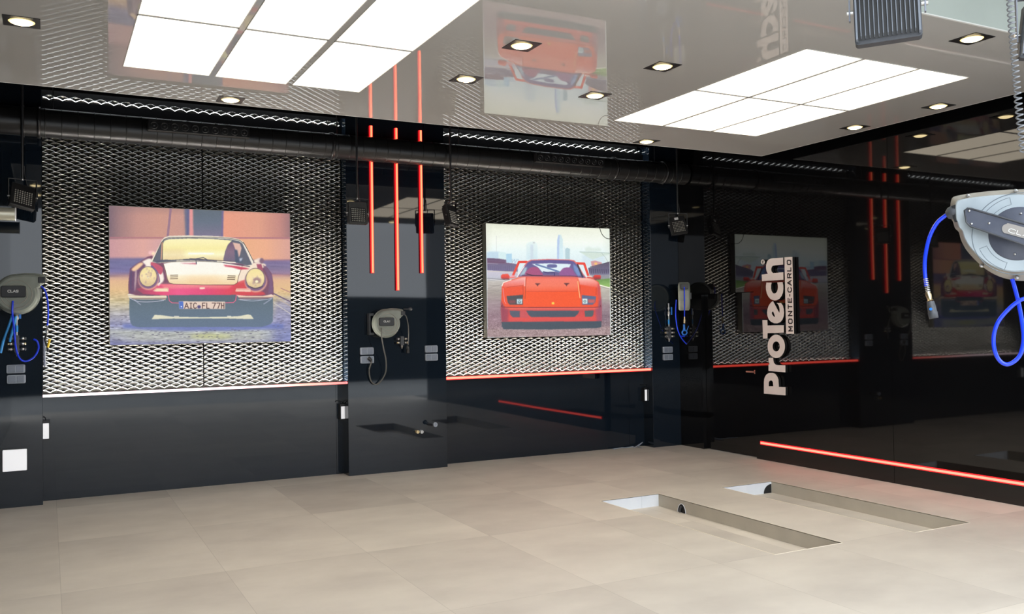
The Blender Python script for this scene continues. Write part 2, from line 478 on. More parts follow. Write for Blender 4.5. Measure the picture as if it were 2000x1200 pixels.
# hanging ceiling with holes for the light fittings
CX0, CX1, CY0, CY1 = -0.345, 7.05, 3.59, 7.50
PX1 = [(0.467, 1.044), (1.080, 1.598), (1.638, 2.167)]
PX2 = [(4.545, 5.088), (5.108, 5.665), (5.683, 6.235)]
PYR = [(4.393, 5.545), (5.567, 6.705)]
DL = [(-0.13, 5.10), (-0.13, 5.98), (1.305, 3.77), (1.305, 7.35), (2.77, 5.14), (2.77, 6.02), (3.912, 5.14), (3.912, 6.03), (5.385, 3.77), (5.385, 7.36), (6.83, 5.11), (6.83, 6.01)]
HS = 0.085
holes = [(a, b_, c_, d) for (a, b_) in PX1 + PX2 for (c_, d) in PYR] + [(x - HS, x + HS, y - HS, y + HS) for x, y in DL]
xs = sorted({CX0, CX1, *[h for q in holes for h in q[:2]]}); ys = sorted({CY0, CY1, *[h for q in holes for h in q[2:]]})
c = MB(); c.mat(M['ceiling'])
for i in range(len(xs) - 1):
    for j in range(len(ys) - 1):
        mx_, my_ = (xs[i] + xs[i + 1]) / 2, (ys[j] + ys[j + 1]) / 2
        if any(h[0] < mx_ < h[1] and h[2] < my_ < h[3] for h in holes): continue
        c.add([(xs[i], ys[j], ZC), (xs[i + 1], ys[j], ZC), (xs[i + 1], ys[j + 1], ZC), (xs[i], ys[j + 1], ZC)], [(3, 2, 1, 0)])
c.mat(M['black']); c.add([(CX0, CY0, ZC + 0.16), (CX1, CY0, ZC + 0.16), (CX1, CY1, ZC + 0.16), (CX0, CY1, ZC + 0.16)], [(0, 1, 2, 3)])
for (a, b_, c_, d) in ((CX0, CX1, CY0, CY0 + 0.01), (CX0, CX1, CY1 - 0.01, CY1), (CX0, CX0 + 0.01, CY0, CY1), (CX1 - 0.01, CX1, CY0, CY1)):
    c.box(a, b_, c_, d, ZC + 0.006, ZC + 0.16)
ceil = c.build('ceiling'); struct(ceil, 'hanging glossy grey stretch ceiling reflecting the wall', 'ceiling')
c = MB()
for (a, b_, c_, d) in ((CX0 - .006, CX1 + .006, CY0 - .012, CY0 + .002), (CX0 - .006, CX1 + .006, CY1 - .004, CY1 + .006), (CX0 - .006, CX0 + .004, CY0, CY1), (CX1 - .004, CX1 + .006, CY0, CY1)):
    c.box(a, b_, c_, d, ZC - 0.001, ZC + 0.006)
c.build('ceiling_edge', M['edge_white'], ceil)
for x in (0.2, 2.0, 4.0, 6.6):
    for y in (3.9, 7.2): c = MB(); c.cyl((x, y, ZC + 0.15), (x, y, ZU + 0.01), 0.008, n=8); c.build('suspension_rod', M['steel'], ceil)
c = MB(); c.mat(M['soffit']); c.box(XL - 0.14, XR + 0.2, YF - 0.15, 4.6, ZU, ZU + 0.2); c.mat(M['black']); c.box(XL - 0.14, XR + 0.2, 4.6, YB + 0.2, ZU, ZU + 0.2)
cu = c.build('ceiling'); struct(cu, 'pale upper soffit beyond the front edge of the hanging ceiling', 'ceiling')
c = MB(); c.box(XL, XR, CY0 - 0.012, CY0 - 0.002, ZC + 0.006, ZU); o = c.build('trim_14', M['fascia']); struct(o, 'pale fascia rising above the front edge of the hanging ceiling', 'trim')
c = MB(); c.mat(M['soffit']); c.box(XL - 0.14, XR + 0.2, YF - 0.15, YF - 0.1, ZU - 0.06, ZU); o = c.build('wall_front'); struct(o, 'pale edge of the slab above the open garage front behind the camera', 'wall')

# forecourt outside the open front, only seen in reflections
c = MB(); c.box(-25, 30, -24, -0.6, -0.12, -0.004); o = c.build('floor', M['asphalt']); struct(o, 'pale paved forecourt in front of the open garage', 'ground')
c = MB(); c.box(-16, 26, -6.6, -6.2, -0.05, 2.45); o = c.build('wall_outside', M['facade']); struct(o, 'dark boundary wall across the forecourt', 'wall')


# ------------------------------------------------------------------ ceiling lights
def light_panel(xa, xb, ya, yb, label):
    t_ = empty('ceiling_light_panel', label, 'ceiling light', ((xa + xb) / 2, (ya + yb) / 2, ZC), 'white light panels set in the glossy ceiling')
    w_, h_ = (xb - xa) / 2, (yb - ya) / 2
    d = MB(); d.box(-w_ + .004, w_ - .004, -h_ + .004, h_ - .004, 0.004, 0.03); d.build('diffuser', M['panel'], t_, world=False)
    fr = MB()
    for (a, b_, c_, e_) in ((-w_, w_, -h_, -h_ + .006), (-w_, w_, h_ - .006, h_), (-w_, -w_ + .006, -h_, h_), (w_ - .006, w_, -h_, h_)):
        fr.box(a, b_, c_, e_, -0.003, 0.036)
    fr.build('frame', M['edge_white'], t_, world=False)
    return t_


col_ = ['left', 'middle', 'right']; row_ = ['nearer the camera', 'nearer the back wall']
for gi, (PXs, gname) in enumerate(((PX1, 'left-hand'), (PX2, 'right-hand'))):
    for i, (a, b_) in enumerate(PXs):
        for j, (c_, d) in enumerate(PYR):
            light_panel(a, b_, c_, d, 'white light panel of the %s ceiling group, %s column, row %s' % (gname, col_[i], row_[j]))

dlab = ['warm square downlight at far left edge, above the frame', 'warm square downlight at the far left of the ceiling', 'warm square downlight near the front edge, above the left light panels',
        'warm square downlight between the left light panels and the duct', 'warm square downlight over the reflected picture, nearer the camera', 'warm square downlight right of the left light panels, over reflected mesh',
        'warm square downlight left of the right light panels, nearer the camera', 'warm square downlight at the edge of the reflected red car picture', 'warm square downlight by the front ceiling edge at upper right',
        'warm square downlight at back ceiling edge, left of right light panels', 'warm square downlight by right ceiling edge, nearer the camera', 'warm square downlight by right ceiling edge, nearer the corner']
proto = None
for (x, y), lb in zip(DL, dlab):
    if proto is None:
        t_ = empty('downlight', lb, 'downlight', (x, y, ZC), 'square warm downlights in the glossy ceiling')
        k = MB(); n = 28; s_ = 0.098
        sq = [(s_, s_), (-s_, s_), (-s_, -s_), (s_, -s_)]
        outer = [Vector((px, py, -0.004)) for px, py in sq]
        inner = [Vector((0.072 * math.cos(2 * math.pi * i / n), 0.072 * math.sin(2 * math.pi * i / n), -0.004)) for i in range(n)]
        k.prism([outer, inner], (0, 0, 0.012)); k.box(-0.083, 0.083, -0.083, 0.083, 0.02, 0.06)
        k.build('bezel', M['blackplastic'], t_, world=False)
        k = MB(); k.lathe((0, 0, 0.012), (0, 0, -1), [(0, 0.062), (0.014, 0.062), (0.022, 0.054), (0.028, 0.036), (0.030, 0.01)], 28)
        k.build('lamp', M['lamp'], t_, world=False)
        k = MB(); k.lathe((0, 0, 0.012), (0, 0, -1), [(0, 0.0715), (0.0125, 0.0715), (0.018, 0.066), (0.018, 0.0605)], 28, caps=False); k.build('glow_rim', M['amber'], t_, world=False); proto = t_  # glowing ring added to imitate the halo round the lens
    else:
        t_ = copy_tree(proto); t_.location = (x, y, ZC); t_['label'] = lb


# ------------------------------------------------------------------ expanded metal sheets
def expanded(x0, x1, z0, z1, label):
    LW, SW = 0.112, 0.046
    nseg = 10; nx = int((x1 - x0) / LW * nseg); ns = int((z1 - z0) / (SW / 2))
    ph = np.arange(nx + 1) / nseg; X = x0 + ph * LW
    hy, hz = 0.0125, 0.0108
    prof = np.array([(hy, -hz), (-hy, hz), (-hy - 0.0001, hz + 0.0009), (-hy + 0.0006, hz + 0.0058), (hy + 0.002, -hz + 0.0018)])
    V = []; F = []; MI = []; q = len(prof)
    for k_ in range(ns):
        f_ = 2 * np.abs(np.cos(np.pi * (ph + 0.5 * (k_ % 2)))) - 1          # rounded crests, sharp troughs
        z = z0 + 0.016 + k_ * SW / 2 + f_ * SW / 4 * 0.9; y = 9.498 - 0.004 * f_
        P_ = np.stack([np.repeat(X, q), np.repeat(y, q) + np.tile(prof[:, 0], nx + 1), np.repeat(z, q) + np.tile(prof[:, 1], nx + 1)], 1)
        base = len(V) * 1; V.extend(P_.tolist())
        a = base + np.arange(nx)[:, None] * q
        for e_ in range(q):
            n_ = (e_ + 1) % q; F.extend(np.concatenate([a + e_, a + n_, a + q + n_, a + q + e_], 1).tolist()); MI += [1 if e_ in (1, 2) else 0] * nx
    me = bpy.data.meshes.new('expanded_metal_sheet'); me.from_pydata(V, [], F)
    me.materials.append(M['mesh']); me.materials.append(M['mesh_edge']); me.polygons.foreach_set('material_index', MI); me.update()
    o = bpy.data.objects.new('expanded_metal_sheet', me); COL.objects.link(o)
    return tag(o, label, 'metal mesh', 'expanded metal sheets lining the wall bays')


expanded(-0.04, 1.394, 1.0, 3.60, 'expanded metal sheet behind the vintage car picture, left half of left bay')
expanded(1.406, 2.845, 1.0, 3.60, 'expanded metal sheet behind the vintage car picture, right half of left bay')
expanded(4.0, 5.438, 1.0, 3.60, 'expanded metal sheet behind the red car picture, left half of right bay')
expanded(5.448, 6.845, 1.0, 3.60, 'expanded metal sheet behind the red car picture, right half of right bay')

# black cover band, one lit row of mesh above it and the bulkhead over everything
for (x0, x1), nm in zip(BAY, ('left', 'right')):
    n0 = 8 if nm == 'left' else 11
    c = MB(); c.box(x0 + .001, x1 - .001, 9.45, 9.475, 3.61, 3.778); struct(c.build('trim_%d' % n0, M['deepblack']), 'black cover band behind the duct in the %s bay' % nm, 'trim')
    c = MB(); c.box(x0 + .001, x1 - .001, 9.30, 9.33, 3.842, ZU); struct(c.build('trim_%d' % (n0 + 1), M['deepblack']), 'black bulkhead above the %s mesh bay' % nm, 'trim')
    expanded(x0 + 0.01, x1 - 0.01, 3.772, 3.822, 'narrow bright row of expanded metal above the duct in the %s bay' % nm)
    c = MB(); c.box(x0 + 0.02, x1 - 0.02, 9.34, 9.37, 3.87, 3.88); struct(c.build('trim_%d' % (n0 + 2), M['led_top']), 'white led tape behind the bulkhead of the %s bay' % nm, 'trim')

# led profiles at the foot of each bay
for k, (x0, x1) in enumerate(BAY):
    t_ = empty('led_strip', ['white to pink led strip along the foot of left mesh bay', 'red led strip along the foot of right mesh bay'][k], 'led strip', (x0, 9.40, 0.985), 'led strips under the mesh bays')
    c = MB(); c.box(x0 + .002, x1 - .002, 9.355, YB + 0.05, 0.986, 0.991); c.build('profile', M['blackplastic'], t_)
    c = MB(); c.box(x0 + .002, x1 - .002, 9.350, 9.358, 0.984, 1.008); c.build('front_diffuser', M['led_fade'] if k == 0 else M['led_core'], t_)
    if k == 1:
        c = MB(); c.box(x0 + .002, x1 - .002, 9.351, 9.359, 0.977, 0.984); c.box(x0 + .002, x1 - .002, 9.351, 9.359, 1.008, 1.012); c.build('red_edge', M['led_red'], t_)
    c = MB(); c.box(x0 + .01, x1 - .01, 9.362, 9.392, 0.991, 0.994); c.build('white_led_tape', M['led_white1'] if k == 0 else M['led_white2'], t_)

# red vertical tubes on the middle pillar
for k, (px, yb) in enumerate(((726.5, 533), (775.3, 567), (823, 533))):
    a = PY(px - 2 + 3.5, yb, 9.295); X = PY(px, 420, 9.295).x; zb = PY(px, yb, 9.295).z
    t_ = empty('led_tube', ['vertical red led tube, leftmost of three on the middle pillar', 'vertical red led tube, longest and middle of three', 'vertical red led tube, rightmost of three on the middle pillar'][k], 'led tube', (X, 9.295, zb), 'vertical red led tubes on the middle pillar')
    c = MB(); c.cyl((X, 9.284, zb), (X, 9.284, 3.78), 0.0105, n=12); c.build('core', M['led_core_tube'], t_)
    c = MB(); c.cyl((X, 9.300, zb - .003), (X, 9.300, 3.782), 0.0195, n=12); c.build('red_sleeve', M['led_red'], t_)
    for z in (zb + 0.004, zb + 0.6, 3.70):
        c = MB(); c.box(X - 0.008, X + 0.008, 9.30, YP + 0.001, z, z + 0.02); c.build('clip', M['blackplastic'], t_)

# red strip low on the right wall
t_ = empty('led_strip', 'straight red led strip low on the right wall above the floor', 'led strip', (XR, 6.0, 0.18))
c = MB(); c.box(XR - 0.014, XR - 0.004, 4.45, 7.85, 0.182, 0.203); c.build('core', M['led_core'], t_)
c = MB(); c.box(XR - 0.012, XR + 0.0, 4.444, 7.856, 0.173, 0.212); c.build('red_sleeve', M['led_red'], t_)


# ------------------------------------------------------------------ duct
DYc, DZc, DR = 9.135, 3.492, 0.130
t_ = empty('ventilation_duct', 'long round black ventilation duct running under the ceiling along the back wall', 'duct', (0, DYc, DZc))
c = MB(); c.cyl((XL + 0.01, DYc, DZc), (XR - 0.02, DYc, DZc), DR, n=48, caps=True); c.build('pipe', M['duct'], t_)
c = MB(); x = -0.02
while x < 7.2:
    c.lathe((x, DYc, DZc), (1, 0, 0), [(0, DR), (0.002, DR + 0.0035), (0.007, DR + 0.0035), (0.009, DR)], 40, caps=False); x += 0.135
c.build('seam', M['duct_seam'], t_)
for x in (-0.21, -0.08, 2.62, 6.15, 6.9):
    c = MB(); c.lathe((x, DYc, DZc), (1, 0, 0), [(0, DR), (0.0, DR + 0.012), (0.03, DR + 0.012), (0.03, DR)], 40, caps=False)
    c.box(x + 0.008, x + 0.022, DYc - DR - 0.03, DYc - DR + 0.005, DZc - 0.01, DZc + 0.02); c.build('collar', M['duct'], t_)
for x in (0.05, 2.7, 4.1, 6.8):
    c = MB(); c.tube([(x, DYc, DZc + DR + 0.005), (x, DYc, ZU + 0.01)], 0.005, 6, 1, smooth_path=False); c.build('hanger', M['blackplastic'], t_)
for k, (x0, lb) in enumerate(((0.835, 'black bar of ten round air nozzles on duct above the vintage car picture'), (4.98, 'black bar of round air nozzles on duct above the red car picture'))):
    t_ = empty('nozzle_bar', lb, 'air outlet', (x0, 8.99, 3.53), 'air nozzle bars on the duct')
    c = MB(); c.box(x0, x0 + 0.93, 8.928, 9.000, 3.462, 3.565); c.build('housing', M['duct'], t_, bevel=0.006)
    for i in range(10):
        xx = x0 + 0.055 + i * 0.0915
        c = MB(); c.lathe((xx, 8.930, 3.512), (0, -1, 0), [(0, 0.036), (0.008, 0.034), (0.008, 0.027), (0.001, 0.024), (0.001, 0.012), (0.006, 0.010), (0.006, 0.001)], 24)
        c.build('nozzle', M['ring'], t_)


# ------------------------------------------------------------------ floodlights
def floodlight(label, pos, rz, rx, ry, pole_top, lit_side=True, scale=1.0, tagp=False):
    """lamp with its pole; local frame: LED face towards -Y"""
    t_ = empty('floodlight', label, 'floodlight', pos, 'black led floodlights')
    Mx = Matrix.Translation(pos) @ Matrix.Rotation(rz, 4, 'Z') @ Matrix.Rotation(rx, 4, 'X') @ Matrix.Rotation(ry, 4, 'Y') @ Matrix.Scale(scale, 4)
    c = MB(); c.rbox(0, 0, 0.205, 0.235, -0.022, 0.018, 0.012, 5, Mx, 0.004); c.build('housing', M['darkgrey'] if scale > 1 else M['blackplastic'], t_)
    c = MB()
    for i in range(13):
        x_ = -0.082 + i * 0.01367
        c.box(x_ - 0.0013, x_ + 0.0013, 0.017, 0.048, -0.100, 0.078, Mx)
    c.box(-0.098, -0.092, 0.017, 0.046, -0.108, 0.085, Mx); c.box(0.092, 0.098, 0.017, 0.046, -0.108, 0.085, Mx); c.box(-0.09, 0.09, 0.017, 0.040, 0.080, 0.110, Mx)
    c.build('heatsink_fins', M['fin'] if scale > 1 else M['blackplastic'], t_)
    if scale > 1:
        c = MB(); c.box(-0.0915, 0.0915, 0.0178, 0.0186, -0.104, 0.082, Mx); c.build('heatsink_base', M['blackplastic'], t_)
    c = MB(); c.rbox(0, -0.020, 0.168, 0.150, -0.024, -0.0215, 0.004, 4, Mx); c.build('led_window', M['black'], t_)
    c = MB()
    for i in range(8):
        for j in range(7):
            p = Mx @ Vector((-0.066 + i * 0.0189, -0.024, -0.083 + j * 0.0205)); q_ = Mx @ Vector((-0.066 + i * 0.0189, -0.0285, -0.083 + j * 0.0205))
            c.cyl(p, q_, 0.0062 * scale, 0.0045 * scale, 8)
    c.build('led_lenses', M['glass_led'], t_)
    # yoke stays upright
    My = Matrix.Translation(pos) @ Matrix.Rotation(rz, 4, 'Z') @ Matrix.Scale(scale, 4)
    c = MB(); c.box(-0.118, -0.113, -0.010, 0.010, -0.03, 0.155, My); c.box(0.113, 0.118, -0.010, 0.010, -0.03, 0.155, My); c.box(-0.118, 0.118, -0.010, 0.010, 0.150, 0.155, My)
    c.build('yoke', M['finlight'] if scale > 1 else M['blackplastic'], t_)
    c = MB()
    for sx_ in (-1, 1): c.cyl(My @ Vector((sx_ * 0.104, 0, 0)), My @ Vector((sx_ * 0.124, 0, 0)), 0.008 * scale, n=10); c.build('bolt', M['steel'], t_); c = MB()
    c.cyl(My @ Vector((0, 0, 0.145)), My @ Vector((0, 0, 0.165)), 0.011 * scale, n=10)
    c.build('bolt', M['steel'], t_)
    c = MB(); top = My @ Vector((0, 0, 0.155)); c.cyl(top, (top.x, top.y, pole_top), 0.011 * (1.1 if scale > 1 else 1.0), n=10)
    c.build('pole', M['blackplastic'], t_)
    c = MB(); c.tube([Mx @ Vector((0.02, 0.03, 0.09)), Mx @ Vector((0.05, 0.05, 0.14)), My @ Vector((0.03, 0.02, 0.17)), (top.x + 0.014, top.y, top.z + 0.12)], 0.004, 6, 5)
    c.build('cable', M['blackplastic'], t_)
    if tagp:
        c = MB(); c.box(-0.03, 0.02, -0.0235, -0.0215, 0.072, 0.102, Mx); c.build('sticker', M['white'], t_)
    return t_


PTOP = ZU + 0.005
floodlight('small black floodlight turned right, at left edge above the hose reel', PY(44, 385, 8.90), math.radians(22), math.radians(-26), math.radians(14), PTOP)
floodlight('small black floodlight facing forward, left of the red led tubes', PY(698, 417, 8.94), math.radians(4), math.radians(-6), 0, PTOP)
floodlight('small black floodlight turned right, right of the red led tubes', PY(881, 422, 8.94), math.radians(40), math.radians(-14), math.radians(3), PTOP)
floodlight('small black floodlight with a pale sticker, tilted, at the corner pillar', PY(1324, 441, 8.94), math.radians(-24), math.radians(-16), math.radians(-9), PTOP, tagp=True)


# ------------------------------------------------------------------ sockets, boxes, fittings on the pillars
def socket(px, py, label):
    c0 = PY(px, py, YP)
    t_ = empty('double_socket', label, 'wall socket', c0, 'grey double wall sockets')
    Mx = Matrix.Translation(c0)
    c = MB(); c.rbox(0, 0, 0.150, 0.078, -0.022, 0.0, 0.012, 5, Mx, 0.004); c.build('plate', M['grey_socket'], t_)
    for sx_ in (-1, 1):
        c = MB(); c.rbox(sx_ * 0.033, 0, 0.058, 0.060, -0.027, -0.022, 0.005, 4, Mx, 0.002); c.build('flap', M['grey_flap'], t_)
    return t_


for px, py, lb in ((31, 721, 'grey double socket on left pillar, upper one'), (32, 741, 'grey double socket on left pillar, lower one'),
                   (716, 686, 'empty grey double socket, upper one left of grey cable reel loop'), (716.5, 703, 'grey double socket with the black plug in it'),
                   (841.5, 682, 'grey double socket at right of middle pillar, upper one'), (842, 698, 'grey double socket at right of middle pillar, lower one'),
                   (1303, 683.5, 'grey double socket on corner pillar, upper one'), (1303.5, 698, 'grey double socket on corner pillar, lower one')):
    socket(px, py, lb)

# white square plate low on the left pillar
c0 = PY(29, 899, YP)
t_ = empty('wall_box', 'white square box with black edge low on the left pillar', 'wall box', c0)
c = MB(); c.rbox(0, 0, 0.205, 0.205, -0.010, 0.0, 0.008, 4, Matrix.Translation(c0 + Vector((0, 0, 0.003)))); c.build('backing', M['blackplastic'], t_)
c = MB(); c.rbox(0, 0, 0.193, 0.193, -0.028, -0.010, 0.006, 4, Matrix.Translation(c0), 0.003); c.build('cover', M['white_lit'], t_)
# white-faced boxes beside the pillars
for (x0, y0, x1, y1, lb) in ((84, 827, 95.5, 858, 'narrow white faced box in black frame right of left pillar'), (666.5, 794, 675, 818.5, 'narrow white faced box in black frame left of middle pillar'), (1260, 761, 1271.5, 783, 'white faced box in black frame left of corner pillar')):
    a = PY(x0, y1, 9.45); b_ = PY(x1, y0, 9.45); cc = (a + b_) / 2
    t_ = empty('outlet_box', lb, 'outlet box', (cc.x, YB, cc.z), 'white faced outlet boxes in the mesh bays')
    w_, h_ = b_.x - a.x, b_.z - a.z
    c = MB(); c.rbox(cc.x, cc.z + 0.008, w_ + 0.02, h_ + 0.035, 9.455, YB, 0.004, 4); c.build('frame', M['blackplastic'], t_)
    c = MB(); c.rbox(cc.x, cc.z, w_, h_, 9.449, 9.456, 0.003, 4); c.build('cover', M['white_lit'], t_)
    c = MB(); c.tube([(cc.x, 9.49, cc.z + h_ / 2 + 0.02), (cc.x - 0.01, 9.47, cc.z + h_ / 2 + 0.05), (cc.x - 0.05, 9.49, cc.z + h_ / 2 + 0.06), (cc.x - 0.07, YB, cc.z + h_ / 2 + 0.05)], 0.003, 6, 5); c.build('cable', M['blackplastic'], t_)

# pipe stub and brass fittings low on the middle pillar
t_ = empty('pipe_stub', 'dark pipe stub with a grey hollow end low on middle pillar', 'pipe', PY(843, 830, YP))
a = PY(837, 828.5, YP - 0.0); 
c = MB(); p1 = Vector((a.x + 0.02, YP - 0.16, a.z + 0.005))
c.lathe(a, p1 - a, [(0, 0.017), ((p1 - a).length - 0.02, 0.017)], 16); c.build('pipe', M['darkgrey'], t_)
c = MB(); d = (p1 - a).normalized(); c.lathe(p1 - d * 0.03, d, [(0, 0.017), (0.004, 0.024), (0.03, 0.026), (0.03, 0.014), (0.012, 0.012)], 18); c.build('collar', M['grey_socket'], t_)
for k, px in enumerate((813.5, 821.5)):
    p = PY(px, 843.5, YP)
    t_ = empty('water_outlet', ['brass water outlet low on middle pillar, left of the pair', 'pale brass water outlet low on middle pillar, right of the pair'][k], 'outlet', p, 'brass outlets low on the middle pillar')
    c = MB(); c.lathe(p, (0, -1, 0), [(0, 0.019), (0.012, 0.019), (0.012, 0.014), (0.03, 0.014), (0.03, 0.020), (0.045, 0.019), (0.045, 0.010), (0.035, 0.009)], 12, smooth=False); c.build('fitting', M['brass'] if k == 0 else M['steel'], t_)

# champagne coloured tube at the left edge
t_ = empty('tube_lamp', 'champagne coloured tubular fitting entering at the left edge', 'tube lamp', PY(5, 419, 8.75))
a = PY(31, 419, 8.75)
c = MB(); c.lathe((XL, 8.75, a.z), (1, 0, 0), [(0, 0.056), (a.x - XL - 0.004, 0.056)], 28); c.build('tube', M['gold'], t_)
c = MB(); c.lathe((a.x - 0.006, 8.75, a.z), (1, 0, 0), [(0, 0.059), (0.008, 0.059), (0.008, 0.05), (0.003, 0.048)], 28); c.build('end_cap', M['white'], t_)


# ------------------------------------------------------------------ strokes for lettering
def glyph(ch):
    G = {'C': [[(1, .85), (.75, 1), (.3, 1), (0, .75), (0, .25), (.3, 0), (.75, 0), (1, .15)]], 'L': [[(0, 1), (0, 0), (.85, 0)]],
         'A': [[(0, 0), (.5, 1), (1, 0)], [(.22, .35), (.78, .35)]], 'S': [[(1, .85), (.7, 1), (.3, 1), (0, .75), (.3, .52), (.7, .48), (1, .25), (.7, 0), (.3, 0), (0, .15)]],
         'M': [[(0, 0), (0, 1), (.5, .35), (1, 1), (1, 0)]], 'O': [[(.2, 0), (.8, 0), (1, .2), (1, .8), (.8, 1), (.2, 1), (0, .8), (0, .2), (.2, 0)]],
         'N': [[(0, 0), (0, 1), (1, 0), (1, 1)]], 'T': [[(0, 1), (1, 1)], [(.5, 1), (.5, 0)]], 'E': [[(1, 1), (0, 1), (0, 0), (1, 0)], [(0, .5), (.85, .5)]],
         '-': [[(.1, .5), (.9, .5)]], 'R': [[(0, 0), (0, 1), (.75, 1), (1, .85), (1, .6), (.75, .45), (0, .45)], [(.55, .45), (1, 0)]],
         'I': [[(.5, 0), (.5, 1)]], 'F': [[(1, 1), (0, 1), (0, 0)], [(0, .5), (.8, .5)]], '7': [[(0, 1), (1, 1), (.35, 0)]], 'H': [[(0, 0), (0, 1)], [(1, 0), (1, 1)], [(0, .5), (1, .5)]]}
    return G[ch]


def strokes(mb, text_pos, f3, width, thick):
    """text_pos: list of (char, x0, x1) ; f3(u,v)->3D point ; each stroke a thin slab"""
    for ch, x0, x1 in text_pos:
        for pl in glyph(ch):
            P = [(x0 + (x1 - x0) * u, v) for u, v in pl]
            for (a, b_) in zip(P[:-1], P[1:]):
                A, B = f3(*a), f3(*b_); d = (B - A).normalized(); n_ = thick.normalized().cross(d).normalized() * width / 2
                A2, B2 = A - d * width * .45, B + d * width * .45
                mb.prism([[A2 - n_, B2 - n_, B2 + n_, A2 + n_]], -thick)


# ------------------------------------------------------------------ wall-mounted reels
def wall_reel(label, pos, rz, kind, R=0.16):
    t_ = empty('hose_reel' if kind != 'cable' else 'cable_reel', label, 'hose reel' if kind != 'cable' else 'cable reel', pos, 'wall mounted grey reels')
    Mx = Matrix.Translation(pos) @ Matrix.Rotation(rz, 4, 'Z')
    # outline: circle with a squared nozzle at upper right
    def outline(s, y):
        o = []
        for i in range(40):
            a = math.radians(88 + i * 292 / 39)
            o.append((math.cos(a) * R, math.sin(a) * R))
        o += [(R * 1.02, R * 0.38), (R * 1.12, R * 0.50), (R * 1.24, R * 0.58), (R * 1.27, R * 0.88), (R * 1.18, R * 0.97), (R * 0.75, R * 1.04), (R * 0.35, R * 1.05)]
        # remove folded points beyond the nozzle
        return [Vector((x_ * s, y, z_ * s)) for x_, z_ in o]
    c = MB(); c.loft([outline(0.9, 0.075), outline(1.0, 0.03), outline(1.03, 0.012), outline(1.03, -0.004), outline(0.98, -0.012), outline(0.93, -0.05), outline(0.84, -0.062)], Mx, True)
    body = c.build('casing', M['reel_grey'], t_)
    c = MB()
    for rr in (0.70, 0.50):
        pts = [Mx @ Vector((R * rr * math.cos(a), -0.063, R * rr * math.sin(a))) for a in np.linspace(0, 2 * math.pi, 33)[:-1]]
        c.tube(pts, 0.003, 6, 1, closed=True)
    c.build('moulded_ring', M['reel_rim'], body)
    c = MB(); c.rbox(-R * 0.12, R * 0.12, R * 1.1, R * 0.58, -0.082, -0.058, 0.015, 5, Mx, 0.004); pl = c.build('name_plate', M['blackplastic'], t_)
    c = MB()
    o_ = Vector((-R * 0.36, -0.0835, R * 0.08))
    f3 = lambda u, v: Mx @ (o_ + Vector((u * R * 0.11, 0, v * R * 0.11)))
    th = (Mx.to_3x3() @ Vector((0, -0.001, 0)))
    strokes(c, [('C', 0, .9), ('L', 1.2, 2), ('A', 2.1, 3.1), ('S', 3.3, 4.2)], f3, 0.005, th); c.build('lettering', M['logo_white'], pl)
    c = MB(); c.box(R * 0.98, R * 1.29, -0.072, 0.03, R * 0.56, R * 0.86, Mx); c.build('outlet_guide', M['blackplastic'], t_, bevel=0.004)
    c = MB(); Mb = Mx
    c.box(-0.05, 0.05, 0.07, 0.11, -0.07, 0.09, Mb); c.box(-R * 1.12, -R * 0.8, 0.04, 0.10, R * 0.55, R * 0.72, Mb); c.box(-R * 1.12, -R * 0.8, 0.04, 0.10, -R * 0.8, -R * 0.65, Mb); c.box(-R * 1.16, -R * 1.08, 0.03, 0.11, -R * 0.8, R * 0.72, Mb)
    c.build('wall_bracket', M['blackplastic'], t_)
    return t_, Mx


# middle: cable reel
rc = PY(754, 632, 9.20)
t_, Mx = wall_reel('grey cable reel with grey power cable on the middle pillar', rc, 0, 'cable', 0.152)
Yh = 9.20 - 0.09
c = MB(); c.tube([PY(745, 641, 9.115), PY(745, 655, 9.10), PY(749, 680, 9.13), PY(754, 705, 9.2), PY(753, 728, 9.25), PY(742, 747, 9.28), PY(732, 751, 9.29), PY(724, 743, 9.29), PY(721, 725, 9.28), PY(724, 712, 9.27), PY(726, 706, 9.26)], 0.0075, 8, 6)
c.build('power_cable', M['cable'], t_)
c = MB(); c.tube([PY(786, 613, 9.17), PY(793, 618, 9.17), PY(797, 635, 9.19), PY(798, 655, 9.22), PY(797, 674, 9.24)], 0.006, 8, 6); c.build('outlet_cable', M['cable'], t_)
c = MB(); a = PY(796, 675, 9.24); c.lathe(a, (0.02, 0, -1), [(0, 0.009), (0.02, 0.017), (0.045, 0.018), (0.05, 0.013), (0.055, 0.019), (0.085, 0.017)], 14); c.build('socket_end', M['blackplastic'], t_)
c = MB(); a = PY(726, 705, 9.27); c.lathe(a, (-0.5, 0.3, 0.5), [(0, 0.012), (0.03, 0.02), (0.05, 0.02)], 12); c.build('plug', M['blackplastic'], t_)
c = MB(); a = PY(788, 604, 9.2); c.cyl(a, a + Vector((0.07, 0, 0.0)), 0.006, n=8); c.lathe(a + Vector((0.06, 0, 0)), (1, 0, 0), [(0, 0.012), (0.01, 0.018), (0.03, 0.018), (0.04, 0.008)], 12); c.build('stop_knob', M['darkgrey'], t_)

